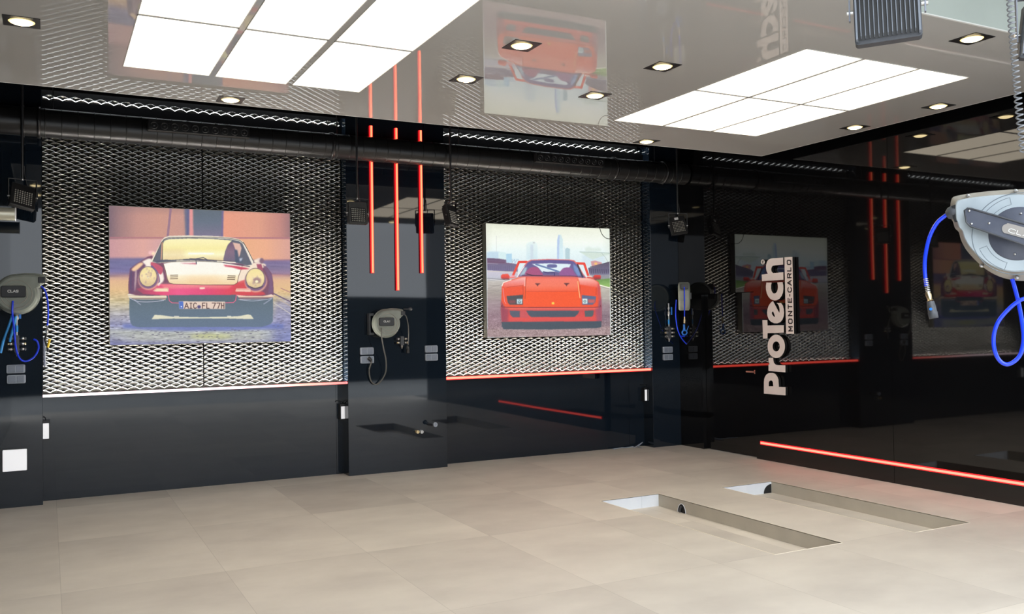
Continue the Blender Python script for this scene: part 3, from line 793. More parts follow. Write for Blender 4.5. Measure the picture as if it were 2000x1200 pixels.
# left: air hose reel
rc = PY(34, 575, 9.18)
t_, Mx = wall_reel('grey air hose reel with blue hose on the left pillar', rc, math.radians(-6), 'hose', 0.178)
c = MB(); c.tube([PY(25, 588, 9.10), PY(24, 610, 9.08), PY(27, 640, 9.10), PY(31, 680, 9.18), PY(38, 700, 9.22), PY(50, 706, 9.24), PY(66, 698, 9.24), PY(75, 682, 9.24), PY(73, 668, 9.24), PY(66, 663, 9.25)], 0.0085, 8, 6)
c.build('feed_hose', M['hose'], t_)
c = MB(); c.tube([PY(80, 559, 9.12), PY(88, 568, 9.12), PY(93, 590, 9.14), PY(94, 615, 9.18), PY(92.5, 636, 9.22)], 0.0075, 8, 6); c.build('outlet_hose', M['hose'], t_)
c = MB(); a = PY(92.5, 636, 9.22); c.lathe(a, (-0.05, 0, -1), [(0, 0.008), (0.03, 0.008), (0.03, 0.012), (0.07, 0.012), (0.09, 0.007)], 12); c.build('coupling', M['steel'], t_)
# blow gun hanging on the hose end
a = PY(91, 654, 9.22)
t_ = empty('blow_gun', 'thin grey blow gun with yellow tip hanging beside left pillar', 'blow gun', a)
c = MB(); b_ = PY(87.5, 716, 9.24); c.cyl(PY(86.5, 661, 9.24), b_, 0.0105, n=12); c.build('handle', M['grey_socket'], t_)
c = MB(); c.tube([PY(97, 662, 9.23), PY(95, 672, 9.23), PY(93, 679, 9.23)], 0.011, 10, 4); c.build('tip', M['yellow'], t_)
c = MB(); c.tube([a, PY(88, 664, 9.23), PY(93, 680, 9.23), PY(93, 688, 9.23)], 0.009, 8, 4); c.build('trigger', M['blackplastic'], t_)
# two pale blue hoses at left edge
for k, pts in enumerate((((24, 616), (16, 640), (6, 668), (1, 690)), ((31, 618), (27, 635), (22, 655), (19, 668)))):
    t_ = tag(MB().tube([PY(x_, y_, 9.24) for x_, y_ in pts], 0.011, 8, 6).build('air_line', M['hose_light']), ['sky blue air line slanting to the left edge under the hose reel', 'short sky blue air line running into the left manifold'][k], 'air line', 'sky blue air lines on the left pillar')

# corner: air hose reel seen edge on
rc = PY(1336, 579, 9.05)
vd = ray(1336, 579); rz_ = math.atan2(vd.y, vd.x)
t_ = empty('hose_reel', 'narrow grey air hose reel seen edge on in the corner', 'hose reel', rc, 'wall mounted grey reels')
Mx = Matrix.Translation(rc) @ Matrix.Rotation(rz_ + math.radians(2), 4, 'Z')   # local X points away from the camera
c = MB()
def side(y, s):
    o = []
    for i in range(36):
        a = math.radians(i * 10); o.append((0.175 * math.cos(a), 0.180 * math.sin(a)))
    o = [(max(x_, -0.165) if z_ > -0.08 else x_, z_) for x_, z_ in o]
    return [Vector((x_ * s, y, z_ * s)) for x_, z_ in o]
c.loft([side(-0.062, 0.80), side(-0.070, 0.9), side(-0.055, 1.0), side(0.055, 1.0), side(0.070, 0.92), side(0.062, 0.80)], Mx); c.build('casing', M['reel_grey'], t_)
c = MB(); c.box(-0.185, -0.10, -0.045, 0.045, 0.085, 0.150, Mx); c.build('outlet_guide', M['blackplastic'], t_, bevel=0.004)
c = MB(); c.box(-0.13, 0.02, -0.088, -0.07, -0.04, 0.04, Mx); c.build('side_cap', M['darkgrey'], t_, bevel=0.004)
c = MB(); c.box(0.05, 0.16, -0.03, 0.03, -0.05, 0.05, Mx); c.box(0.14, 0.30, -0.02, 0.02, -0.09, 0.09, Mx); c.build('wall_bracket', M['blackplastic'], t_)
nf = Mx @ Vector((-0.19, 0, 0.11)); Yn = nf.y
c = MB(); c.tube([nf, PY(1337, 580, Yn), PY(1337, 605, Yn), PY(1337, 620, Yn)], 0.0075, 8, 6); c.build('outlet_hose', M['hose'], t_)
c = MB(); a = PY(1337, 619, Yn); c.lathe(a, (0, 0, -1), [(0, 0.008), (0.03, 0.010), (0.035, 0.013), (0.08, 0.013), (0.085, 0.008)], 12); c.build('coupling', M['brass'], t_)
c = MB(); a = PY(1336, 634, Yn); c.lathe(a, (0.02, 0, -1), [(0, 0.013), (0.06, 0.015), (0.07, 0.02)], 12)
pts = [PY(1337 + 4.5 * math.cos(a_), 650 + 4.5 * math.sin(a_), Yn) for a_ in np.linspace(0, 2 * math.pi, 15)[:-1]]; c.tube(pts, 0.009, 8, 2, closed=True)
c.tube([PY(1341, 648, Yn), PY(1343, 642, Yn), PY(1345, 637, Yn)], 0.004, 6, 3); c.build('blow_gun_end', M['valve_blue'], t_)
c = MB(); c.tube([PY(1321, 586, 9.1), PY(1320, 600, 9.1), PY(1320, 620, 9.13), PY(1324, 645, 9.16), PY(1332, 662, 9.18), PY(1342, 673, 9.18), PY(1350, 675, 9.18), PY(1351, 670, 9.18), PY(1345, 661, 9.2), PY(1336, 657.5, 9.22), PY(1328, 656.8, 9.23)], 0.0075, 8, 6); c.build('feed_hose', M['hose'], t_)


# ------------------------------------------------------------------ compressed air manifolds
def manifold(label, px, py, rows, flip=1, valve=True, sc=1.0, ls=0.8):
    c0 = PY(px, py, YP)
    t_ = empty('air_manifold', label, 'air manifold', c0, 'compressed air manifolds on the pillars')
    c = MB(); n_ = rows; dz = 0.048 * sc
    c.box(c0.x - 0.02, c0.x + 0.02, YP - 0.05, YP, c0.z - dz * (n_ - 1) / 2 - 0.03, c0.z + dz * (n_ - 1) / 2 + 0.03); c.build('block', M['darkgrey'], t_, bevel=0.003)
    for i in range(n_):
        z = c0.z + dz * ((n_ - 1) / 2 - i)
        for sx_ in (-1, 1):
            c = MB(); ax = (sx_, -0.25, 0)
            c.lathe((c0.x + sx_ * 0.02, YP - 0.035, z), ax, [(0, 0.011), (0.018 * ls, 0.011), (0.018 * ls, 0.015), (0.045 * ls, 0.015), (0.05 * ls, 0.010), (0.055 * ls, 0.010)], 12)
            c.build('coupler', M['steel'], t_)
            c = MB(); c.lathe((c0.x + sx_ * (0.02 + 0.054 * ls), YP - 0.035 - 0.0135 * ls, z), ax, [(0, 0.013), (0.010, 0.013), (0.012, 0.008)], 12); c.build('coupler_ring', M['brass'] if i % 2 else M['darkgrey'], t_)
    c = MB(); z0 = c0.z - dz * (n_ - 1) / 2 - 0.03
    c.lathe((c0.x, YP - 0.03, z0), (0, 0, -1), [(0, 0.014), (0.02, 0.014), (0.022, 0.007), (0.035, 0.007)], 12); c.build('drain', M['steel'], t_)
    if valve:
        zt = c0.z + dz * (n_ - 1) / 2 + 0.03
        c = MB(); c.cyl((c0.x, YP - 0.03, zt), (c0.x, YP - 0.03, zt + 0.30), 0.009, n=12)
        c.lathe((c0.x, YP - 0.03, zt + 0.14), (0, 0, 1), [(0, 0.012), (0.01, 0.018), (0.05, 0.018), (0.06, 0.011)], 12); c.lathe((c0.x, YP - 0.03, zt + 0.22), (0, 0, 1), [(0, 0.012), (0.004, 0.015), (0.03, 0.015), (0.034, 0.011)], 12)
        c.build('riser', M['steel'], t_)
        c = MB(); c.box(c0.x + 0.018, c0.x + 0.036, YP - 0.06, YP - 0.05, zt + 0.15, zt + 0.25); c.build('valve_handle', M['valve_blue'], t_, bevel=0.003)
        c = MB(); c.cyl((c0.x, YP - 0.03, zt + 0.03), (c0.x, YP - 0.03, zt + 0.09), 0.0125, n=12); c.build('hose_piece', M['hose_light'], t_)
    return t_


manifold('brass and steel air manifold with three rows of couplers, left pillar', 33, 672, 3)
manifold('small chrome air manifold with two rows of couplers, middle pillar', 783, 666, 2, valve=False, sc=0.85, ls=0.62)
manifold('air manifold with blue valve and three couplers, corner pillar', 1304, 650, 3)

# ------------------------------------------------------------------ loose things
fl = [(1198, 877.5), (1210, 874), (1222, 875), (1234, 872.5), (1240, 874), (1244, 869), (1246, 873), (1253, 875.5)]


def PZ(x_, y_, z_=0.006):
    d_ = ray(x_, y_); t__ = (z_ - CH) / d_.z
    return Vector((d_.x * t__, min(d_.y * t__, 9.50), z_))


pts = [PZ(*p_) for p_ in fl]; pts[5].z = 0.05
tag(MB().tube(pts, 0.006, 6, 6).build('loose_wire', M['grey_socket']), 'pale loose wire lying on floor at the foot of right bay', 'wire')

# ------------------------------------------------------------------ sign on the right wall
XS = XR - 0.045
c6 = lambda p: PX(1460 + p[0] / 7.5, 480 + p[1] / 7.5, XS)
c7 = lambda p: PX(1460 + p[0] / 7.5, 630 + p[1] / 7.5, XS)
sg = empty('wall_sign', 'tall sign of raised white letters running upwards on the right wall', 'sign', (XR, 7.4, 0.75))
EX = Vector((0.036, 0, 0))


def letter(name, loops, f_, smooth_idx=()):
    LP = []
    for i, lp in enumerate(loops):
        P = [f_(p) for p in lp]
        if i in smooth_idx: P = crom(P, 5, True)
        LP.append(P)
    c = MB(); c.prism(LP, EX, side=M['sign_side'], front=M['sign_face']); c.build(name, None, sg)


el = lambda cx, cy, rx, ry, n=36: [(cx + rx * math.cos(2 * math.pi * i / n), cy + ry * math.sin(2 * math.pi * i / n)) for i in range(n)]
letter('letter', [[(207, 425), (298, 413), (278, 375), (271, 330), (271, 290), (280, 250), (293, 222), (310, 205), (332, 193), (360, 187), (523, 176), (524, 277), (395, 290), (370, 297), (354, 315), (347, 345), (352, 380), (375, 403), (525, 390), (527, 500), (213, 522)]], c6)
letter('letter', [[(276, 541), (269, 590), (270, 645), (282, 700), (303, 745), (330, 777), (362, 797), (395, 805), (430, 800), (470, 776), (500, 738), (518, 690), (525, 640), (524, 590), (515, 535), (435, 540), (444, 575), (446, 610), (440, 650), (428, 680), (410, 698), (390, 703), (370, 693), (354, 665), (345, 630), (345, 580), (355, 541)]], c6)
letter('letter', [[(372, 812), (340, 836), (312, 875), (294, 925), (286, 980), (292, 1035), (312, 1083), (345, 1118), (390, 1138), (435, 1140), (480, 1122), (512, 1085), (530, 1035), (535, 985), (531, 930), (518, 880), (490, 840), (425, 842), (450, 866), (464, 900), (470, 940), (466, 985)],
                  [(358, 975), (375, 962), (405, 1046), (385, 1040), (366, 1018), (356, 995)]], c6)
letter('letter', [[(217, -33), (290, -33), (293, 45), (532, 42), (532, 150), (293, 158), (292, 236), (228, 239)]], c7)
letter('letter', [el(421, 352, 127, 171), el(420, 353, 53, 73)], c7)
letter('letter', [[(308, 522), (375, 520), (380, 565), (390, 595), (408, 616), (432, 626), (555, 630), (555, 733), (308, 712), (308, 622), (324, 614), (314, 590), (308, 560)]], c7)
letter('letter', [[(240, 1045), (240, 870), (246, 825), (260, 788), (285, 757), (320, 742), (370, 741), (408, 757), (437, 795), (453, 840), (460, 945), (557, 950), (558, 1070)], [(312, 938), (312, 885), (320, 862), (340, 850), (358, 855), (371, 875), (377, 938)]], c7)
letter('registered_disc', [el(224, 240, 29, 36, 24)], c6)
c = MB(); c.prism([[c6((540, 172)), c6((657, 165)), c7((682, 168)), c7((565, 168))]], EX, side=M['sign_side'], front=M['sign_face']); bar = c.build('sub_bar', None, sg)
# MONTE-CARLO lettering, reads upwards; u along the reading direction, v = letter height
rows = [('O', 276, 216), ('L', 372, 318), ('R', 470, 412), ('A', 580, 512), ('C', 680, 618), ('-', 742, 716), ('E', 830, 776), ('T', 922, 868), ('N', 1026, 966), ('O', 1140, 1078), ('M', 1250, 1190)]
for ch, y0, y1 in rows:
    c = MB(); c.mat(M['sign_side'])
    def f3(u, v, y0=y0, y1=y1):
        y = y0 + (y1 - y0) * u; lean = (y - 168) * 0.0235
        p = c6((632 + lean - 52 * v, y)); return p + Vector((-0.001, 0, 0))
    strokes(c, [(ch, 0, 1)], f3, 0.013, Vector((-0.001, 0, 0))); c.build('small_letter', None, bar)
c = MB(); c.mat(M['sign_side'])
strokes(c, [('R', 0, 1)], lambda u, v: c6((236 - 22 * v, 256 - 32 * u)) + Vector((-0.001, 0, 0)), 0.006, Vector((-0.001, 0, 0))); c.build('registered_letter', None, sg)

# ------------------------------------------------------------------ large hose reel hanging near the camera
D0 = 3.2
RC = Vector((0, 0, CH)) + ray(1989, 457) * D0
ang = math.radians(113)
RU = Vector((math.cos(ang), math.sin(ang), 0))                  # in-plane, towards the left of the picture
RN = Vector((-math.sin(ang), math.cos(ang), 0)) * 1.0
if RN.dot(CF) > 0: RN = -RN                                     # out of the face, towards the camera
AW = -RN                                                        # away from the camera
t_ = empty('hose_reel', 'large pale grey hose reel with blue hose hanging at right edge', 'hose reel', RC)


def rp(x_, y_, d_=0.0): return PP(x_, y_, RC + AW * d_, RN)


def cr5(x_, y_, d_=0.0): return rp(1840 + x_ / 5.7125, 350 + y_ / 5.7125, d_)


# flange outline (crop pixels), completed beyond the frame
half = [(128, 205), (190, 185), (350, 158), (520, 138), (700, 124), (830, 118), (950, 118), (1080, 135), (1220, 180), (1340, 260), (1430, 370), (1480, 500), (1490, 640), (1460, 780), (1390, 910), (1290, 1010), (1170, 1085), (1030, 1125), (880, 1137),
        (740, 1118), (600, 1070), (470, 990), (360, 890), (275, 790), (225, 700), (205, 640), (190, 590), (150, 550), (128, 480), (110, 440), (100, 300), (108, 240)]
flange = [cr5(*p, 0.06) for p in half]; flange = crom(flange, 3, True)
cen = sum(flange, Vector()) / len(flange)
ring = lambda s_, d_: [cen + (p - cen) * s_ + AW * d_ for p in flange]
c = MB(); c.loft([ring(0.80, 0.085), ring(0.92, 0.06), ring(0.985, 0.012), ring(1.0, 0.008), ring(1.0, -0.008), ring(0.985, -0.012), ring(0.93, -0.030), ring(0.85, -0.056)], None, True, False); c.build('casing_rim', M['reel_rim'], t_)
# front face plate
c = MB(); c.loft([ring(0.845, -0.050), ring(0.84, -0.061), ring(0.815, -0.066)], None, True, False); face = c.build('face_plate', M['reel_pale'], t_)
fd = -0.006
el3 = lambda rx, ry, d_, n=48: [RC + RU * (rx * math.cos(2 * math.pi * i / n)) + Vector((0, 0, 1)) * (ry * math.sin(2 * math.pi * i / n)) - AW * d_ for i in range(n)]
FD = 0.006
c = MB()
c.tube(el3(0.150, 0.146, FD), 0.0016, 6, 1, closed=True)
for a0, a1, r0, r1 in ((200, 250, 0.108, 0.134), (100, 140, 0.108, 0.134)):
    A = np.radians(np.linspace(a0, a1, 14))
    mk = lambda r_, a_: RC - RU * (r_ * math.cos(a_)) * -1 * -1 + Vector((0, 0, r_ * math.sin(a_))) - AW * FD
    pts = [RC + RU * (-r0 * math.cos(a_)) + Vector((0, 0, r0 * math.sin(a_))) - AW * FD for a_ in A] + [RC + RU * (-r1 * math.cos(a_)) + Vector((0, 0, r1 * math.sin(a_))) - AW * FD for a_ in A[::-1]]
    c.tube(pts, 0.0010, 5, 1, closed=True)
c.build('moulded_line', M['reel_line'], face)
# hub
c = MB(); c.lathe(RC + AW * 0.004, RN, [(0, 0.096), (0.010, 0.096), (0.014, 0.091), (0.014, 0.070), (0.018, 0.066), (0.018, 0.02)], 56); hub = c.build('hub', M['reel_dark'], t_)
for (x_, y_) in ((880, 385), (815, 838), (1010, 440), (960, 800)):
    p = cr5(x_, y_, -0.012); c = MB(); c.lathe(p, RN, [(0, 0.0042), (0.004, 0.0035), (0.005, 0.001)], 12); c.build('hub_screw', M['steel'], hub)
# outlet guide
c = MB(); c.prism([[cr5(x_, y_, -0.002) for x_, y_ in ((105, 300), (190, 270), (205, 290), (222, 440), (205, 470), (140, 480), (120, 430))]], AW * 0.06); c.build('outlet_guide', M['blackplastic'], t_, bevel=0.003)
p = cr5(120, 375, 0.02)
c = MB(); dd = (cr5(60, 400, 0.02) - p).normalized(); c.lathe(p - dd * 0.02, dd, [(0, 0.022), (0.015, 0.026), (0.03, 0.024), (0.042, 0.014)], 20); c.build('hose_stop', M['darkgrey'], t_)
for (x_, y_) in ((285, 628), (450, 968), (845, 1100), (300, 188), (830, 135)):
    q_ = cr5(x_, y_, 0.030); c = MB(); c.lathe(q_, RN, [(0, 0.007), (0.024, 0.006), (0.027, 0.003)], 10); c.build('casing_screw', M['steel'], t_)
# swing bracket across the face
br = [(250, 350), (285, 326), (330, 332), (600, 412), (914, 500), (1150, 566), (1180, 600), (1170, 700), (1120, 740), (914, 748), (640, 652), (420, 572), (300, 528), (268, 490)]
br = [(250, 350), (285, 326), (330, 332), (640, 420), (914, 500), (1350, 628), (1390, 670), (1400, 830), (1360, 862), (1300, 858), (914, 735), (640, 640), (420, 562), (318, 530), (272, 480)]
P = [cr5(x_, y_, -0.038) for x_, y_ in br]
c = MB(); c.prism([P], AW * 0.022); bk = c.build('swing_bracket', M['reel_dark'], t_, bevel=0.003)
c = MB(); pc = sum(P, Vector()) / len(P)
c.tube([p + RN * 0.0005 for p in P], 0.0035, 6, 1, closed=True); c.build('bracket_edge', M['darkgrey'], bk)
for (x_, y_) in ((303, 355), (328, 500), (525, 493)): c = MB(); c.lathe(cr5(x_, y_, -0.038), RN, [(0, 0.0045), (0.003, 0.004), (0.004, 0.001)], 12); c.build('bracket_screw', M['steel'], bk)
bd = [(668, 560), (680, 520), (720, 500), (770, 500), (1120, 600), (1150, 640), (1140, 690), (1090, 708), (730, 610), (690, 600)]
Pb = crom([cr5(x_, y_, -0.041) for x_, y_ in bd], 4, True); c = MB(); c.prism([Pb], AW * 0.003); bdg = c.build('badge', M['badge'], bk)
c = MB(); A0, B0 = cr5(738, 590, -0.0425), cr5(1090, 683, -0.0425); U1 = (B0 - A0) / 4.6; V1 = (cr5(752, 550, -0.0425) - A0)
strokes(c, [('C', 0, .95), ('L', 1.2, 1.95), ('A', 2.15, 3.1), ('S', 3.35, 4.2)], lambda u, v: A0 + U1 * u + V1 * v, 0.0022, RN * 0.0008); c.build('lettering', M['logo_white'], bdg)
# hose from the outlet, down to the coupling
NZ = [rp(x_, y_, 0.02) for x_, y_ in ((1853, 418), (1846, 422), (1830, 436), (1816, 462), (1808, 495), (1806, 525), (1809, 560))]
c = MB(); c.tube(NZ, 0.0072, 10, 8); c.build('outlet_hose', M['hose'], t_)
c = MB(); a, b_ = rp(1808, 545, 0.02), rp(1813, 573, 0.02); n_ = 9
for i in range(n_):
    q_ = a.lerp(b_, i / (n_ - 1)); c.lathe(q_, b_ - a, [(-0.001, 0.0074), (0, 0.009), (0.002, 0.009), (0.003, 0.0074)], 12, caps=False)
c.build('spring_guard', M['steel'], t_)
c = MB(); a, b_ = rp(1812, 571, 0.02), rp(1817, 588, 0.02); c.lathe(a, b_ - a, [(0, 0.008), (0.01, 0.011), (0.03, 0.009), (0.034, 0.013)], 14); c.build('brass_ferrule', M['brass'], t_)
c = MB(); a, b_ = rp(1817, 589, 0.02), rp(1824, 622, 0.02); Lg = (b_ - a).length; c.lathe(a, b_ - a, [(0, 0.013), (Lg * 0.3, 0.016), (Lg * 0.62, 0.016), (Lg * 0.66, 0.0175), (Lg, 0.0165), (Lg, 0.010), (Lg * 0.9, 0.009)], 18); cp = c.build('coupler', M['darkgrey'], t_)
c = MB(); q_ = rp(1817.5, 604, 0.0); c.lathe(q_ + RN * 0.0, RN, [(-0.004, 0.0055), (0.001, 0.005)], 12); c.build('coupler_button', M['valve_blue'], cp)
lp = [(1977, 545), (1984, 570), (1991, 600), (1997, 635), (1999, 665), (1993, 692), (1980, 707), (1965, 712), (1951, 703), (1942, 682), (1941, 655), (1950, 628), (1970, 604), (1990, 588), (2006, 582), (2030, 576), (2050, 560), (2060, 520)]
c = MB(); c.tube([rp(x_, y_, 0.03 + 0.02 * math.sin(i * .4)) for i, (x_, y_) in enumerate(lp)], 0.0072, 10, 8); c.build('supply_hose', M['hose'], t_)
# hanger just outside the frame, up to the soffit
hx = cr5(1240, 640, 0.02)
c = MB(); c.box(hx.x - 0.02, hx.x + 0.02, hx.y - 0.02, hx.y + 0.02, hx.z - 0.1, ZU + 0.005); c.prism([[cr5(1180, 560, -0.03), cr5(1420, 560, -0.03), cr5(1420, 760, -0.03), cr5(1180, 760, -0.03)]], AW * 0.08); c.build('ceiling_hanger', M['blackplastic'], t_)

# spiral cable in front of it
pts = []; A = rp(1969, -60, -0.10); B = rp(1999, 300, -0.10)
n_ = 34; tot = n_ * 10
ax = (B - A).normalized(); u_, w_ = frame(ax)
for i in range(tot + 1):
    t0 = i / tot; a_ = 2 * math.pi * n_ * t0; bowed = math.sin(math.pi * t0) * 0.004
    pts.append(A.lerp(B, t0) + u_ * (0.0105 * math.cos(a_)) + w_ * (0.0105 * math.sin(a_)) + RU * bowed)
up = A.copy(); up.z = ZU + 0.005
pts = [up, A + Vector((0, 0, 0.05))] + pts
low = rp(2012, 360, -0.05)
pts += [low]
tag(MB().tube(pts, 0.0030, 6, 1, smooth_path=False).build('spiral_cable', M['cablegrey']), 'light grey coiled spiral cable hanging at right edge above the hose reel', 'cable')

# near floodlight hanging over the floor, seen from the back
PF = Vector((0, 0, CH)) + ray(1732, 16) * 3.2
fa = math.atan2(CF.y, CF.x)
fz = math.radians(90) + math.atan2(ray(1738, 22).y, ray(1738, 22).x)
floodlight('large grey floodlight seen from behind, hanging at the top right', PF, fz, math.radians(4), math.radians(1.5), PTOP, scale=1.08)
PF2 = Vector((0, 0, CH)) + ray(2044, 66) * 4.1
floodlight('grey floodlight just peeking in at the top right edge', PF2, fz + 0.2, math.radians(4), math.radians(-8), PTOP, scale=1.08)

#PICTURES
# ------------------------------------------------------------------ pictures: printed light boxes, painted vertex by vertex
class Print:
    """corners TL,TR,BR,BL are where the picture's corners lie in the photograph; colours are laid on a fine vertex grid"""

    def __init__(s, TL, TR, BR, BL, nx, ny):
        src = [(0, 0), (1, 0), (1, 1), (0, 1)]; A = []; B_ = []
        for (u, v), (x_, y_) in zip(src, (TL, TR, BR, BL)):
            A.append([u, v, 1, 0, 0, 0, -u * x_, -v * x_]); B_.append(x_); A.append([0, 0, 0, u, v, 1, -u * y_, -v * y_]); B_.append(y_)
        h = np.linalg.solve(np.array(A, float), np.array(B_, float))
        U, V = np.meshgrid(np.linspace(0, 1, nx), np.linspace(0, 1, ny))
        d = h[6] * U + h[7] * V + 1
        s.x = (h[0] * U + h[1] * V + h[2]) / d; s.y = (h[3] * U + h[4] * V + h[5]) / d
        s.U, s.V = U, V; s.c = np.zeros((ny, nx, 3)); s.nx, s.ny = nx, ny; s.T = lambda p: p
        s.rng = np.random.default_rng(3)

    def blur(s, m, r):
        r = int(round(r))
        for _ in range(2):
            for ax in (0, 1):
                if r < 1: continue
                p = np.pad(m, [(r + 1, r) if a == ax else (0, 0) for a in (0, 1)], mode='edge'); q = np.cumsum(p, axis=ax)
                m = (np.take(q, range(2 * r + 1, q.shape[ax]), ax) - np.take(q, range(0, q.shape[ax] - 2 * r - 1), ax)) / (2 * r + 1)
        return m

    def mask(s, pts, sm=False, soft=0.6):
        P = [s.T(p) for p in pts]
        if sm: P = [(v.x, v.y) for v in crom([(a, b_, 0) for a, b_ in P], 6, True)]
        P = np.array(P); m = np.zeros(s.x.shape, bool); x, y = s.x, s.y
        j = len(P) - 1
        for i in range(len(P)):
            xi, yi = P[i]; xj, yj = P[j]
            if yi != yj: m ^= ((yi > y) != (yj > y)) & (x < (xj - xi) * (y - yi) / (yj - yi) + xi)
            j = i
        return s.blur(m.astype(float), soft)

    def col(s, c, axis='y', a=0, b=1):
        if not isinstance(c[0], (tuple, list)): return np.array(c, float)
        # gradient given as ((pos, rgb), ...) along photo-crop axis
        t = (s.gy if axis == 'y' else s.gx)
        ps = [q[0] for q in c]
        return np.stack([np.interp(t, ps, [q[1][k] for q in c]) for k in range(3)], -1)

    def setT(s, ox, oy, sc):
        s.T = lambda p: (ox + p[0] / sc, oy + p[1] / sc); s.gx = (s.x - ox) * sc; s.gy = (s.y - oy) * sc

    def put(s, m, c, axis='y', al=1.0):
        m = (m * al)[..., None]; s.c = s.c * (1 - m) + s.col(c, axis) * m

    def poly(s, pts, c, sm=False, soft=0.6, axis='y', al=1.0): s.put(s.mask(pts, sm, soft), c, axis, al)

    def line(s, pts, w_, c, sm=False, soft=1, al=1.0):
        P = [s.T(p) for p in pts]
        if sm: P = [(v.x, v.y) for v in crom([(a, b_, 0) for a, b_ in P], 6)]
        d = np.full(s.x.shape, 1e9)
        for (x0, y0), (x1, y1) in zip(P[:-1], P[1:]):
            L2 = (x1 - x0) ** 2 + (y1 - y0) ** 2 + 1e-9; t = np.clip(((s.x - x0) * (x1 - x0) + (s.y - y0) * (y1 - y0)) / L2, 0, 1)
            d = np.minimum(d, np.hypot(s.x - x0 - t * (x1 - x0), s.y - y0 - t * (y1 - y0)))
        s.put(np.clip((w_ / 2 - d) / 0.6 + 0.5, 0, 1), c, al=al)

    def ell(s, cx, cy, rx, ry, c, soft=0.6, al=1.0, axis='y'): s.poly([(cx + rx * math.cos(a), cy + ry * math.sin(a)) for a in np.linspace(0, 2 * math.pi, 40)[:-1]], c, False, soft, axis, al)

    def noise(s, amp, fx, fy, m=1.0):
        ny, nx = s.ny, s.nx; g = s.rng.normal(0, 1, (max(2, int(ny / fy)), max(2, int(nx / fx))))
        yy = np.linspace(0, g.shape[0] - 1.001, ny); xx = np.linspace(0, g.shape[1] - 1.001, nx); yi = yy.astype(int); xi = xx.astype(int); fy_ = (yy - yi)[:, None]; fx_ = (xx - xi)[None]
        n_ = (g[yi][:, xi] * (1 - fx_) + g[yi][:, xi + 1] * fx_) * (1 - fy_) + (g[yi + 1][:, xi] * (1 - fx_) + g[yi + 1][:, xi + 1] * fx_) * fy_
        s.c = s.c + (n_ * amp * m)[..., None]

    def build(s, name, corners3, parent, gain=1.0):
        TL, TR, BR, BL = [np.array(c_) for c_ in corners3]
        U, V = s.U[..., None], s.V[..., None]
        P = (TL * (1 - U) * (1 - V) + TR * U * (1 - V) + BR * U * V + BL * (1 - U) * V).reshape(-1, 3) - np.array(parent.location)
        ny, nx = s.ny, s.nx; i = np.arange((ny - 1) * (nx - 1)); r = i // (nx - 1); q = i % (nx - 1); a = r * nx + q
        F = np.stack([a, a + nx, a + nx + 1, a + 1], 1)
        me = bpy.data.meshes.new(name); me.vertices.add(len(P)); me.vertices.foreach_set('co', P.astype(np.float32).ravel())
        me.loops.add(F.size); me.loops.foreach_set('vertex_index', F.ravel().astype(np.int32)); me.polygons.add(len(F)); me.polygons.foreach_set('loop_start', (np.arange(len(F)) * 4).astype(np.int32))
        me.update(calc_edges=True)
        c = np.clip(s.c, 0, 255) / 255; c = np.where(c <= 0.04045, c / 12.92, ((c + 0.055) / 1.055) ** 2.4)
        at_ = me.color_attributes.new('print', 'FLOAT_COLOR', 'POINT'); at_.data.foreach_set('color', np.concatenate([c.reshape(-1, 3), np.ones((len(P), 1))], 1).astype(np.float32).ravel())
        m_ = bpy.data.materials.new('backlit ' + name); m_.use_nodes = True; b_ = m_.node_tree.nodes['Principled BSDF']; b_.inputs['Roughness'].default_value = 0.6; b_.inputs['Base Color'].default_value = (0.03, 0.03, 0.03, 1)
        an = N(m_, 'ShaderNodeAttribute', attribute_name='print'); L(m_, an.outputs['Color'], b_.inputs['Emission Color']); b_.inputs['Emission Strength'].default_value = gain
        me.materials.append(m_); o = bpy.data.objects.new(name, me); COL.objects.link(o); o.parent = parent; return o


def light_box(label, px, Yf):
    """px: TL, TR, BR, BL in the photograph; front face at depth Yf"""
    c4 = [PY(x_, y_, Yf) for x_, y_ in px]
    x0, x1 = (c4[0].x + c4[3].x) / 2, (c4[1].x + c4[2].x) / 2; z1, z0 = (c4[0].z + c4[1].z) / 2, (c4[2].z + c4[3].z) / 2
    t = empty('light_box_picture', label, 'picture', ((x0 + x1) / 2, Yf, z0), 'backlit car pictures')
    c = MB(); c.box(x0, x1, Yf + 0.002, 9.474, z0, z1); c.build('box', M['frame'], t)
    c = MB(); e_ = 0.004
    for (a, b_, d, g) in ((x0, x1, z0, z0 + e_), (x0, x1, z1 - e_, z1), (x0, x0 + e_, z0, z1), (x1 - e_, x1, z0, z1)): c.box(a, b_, Yf - 0.002, Yf + 0.004, d, g)
    c.build('edge', M['frame'], t)
    return t, [(x0 + e_, Yf, z1 - e_), (x1 - e_, Yf, z1 - e_), (x1 - e_, Yf, z0 + e_), (x0 + e_, Yf, z0 + e_)]


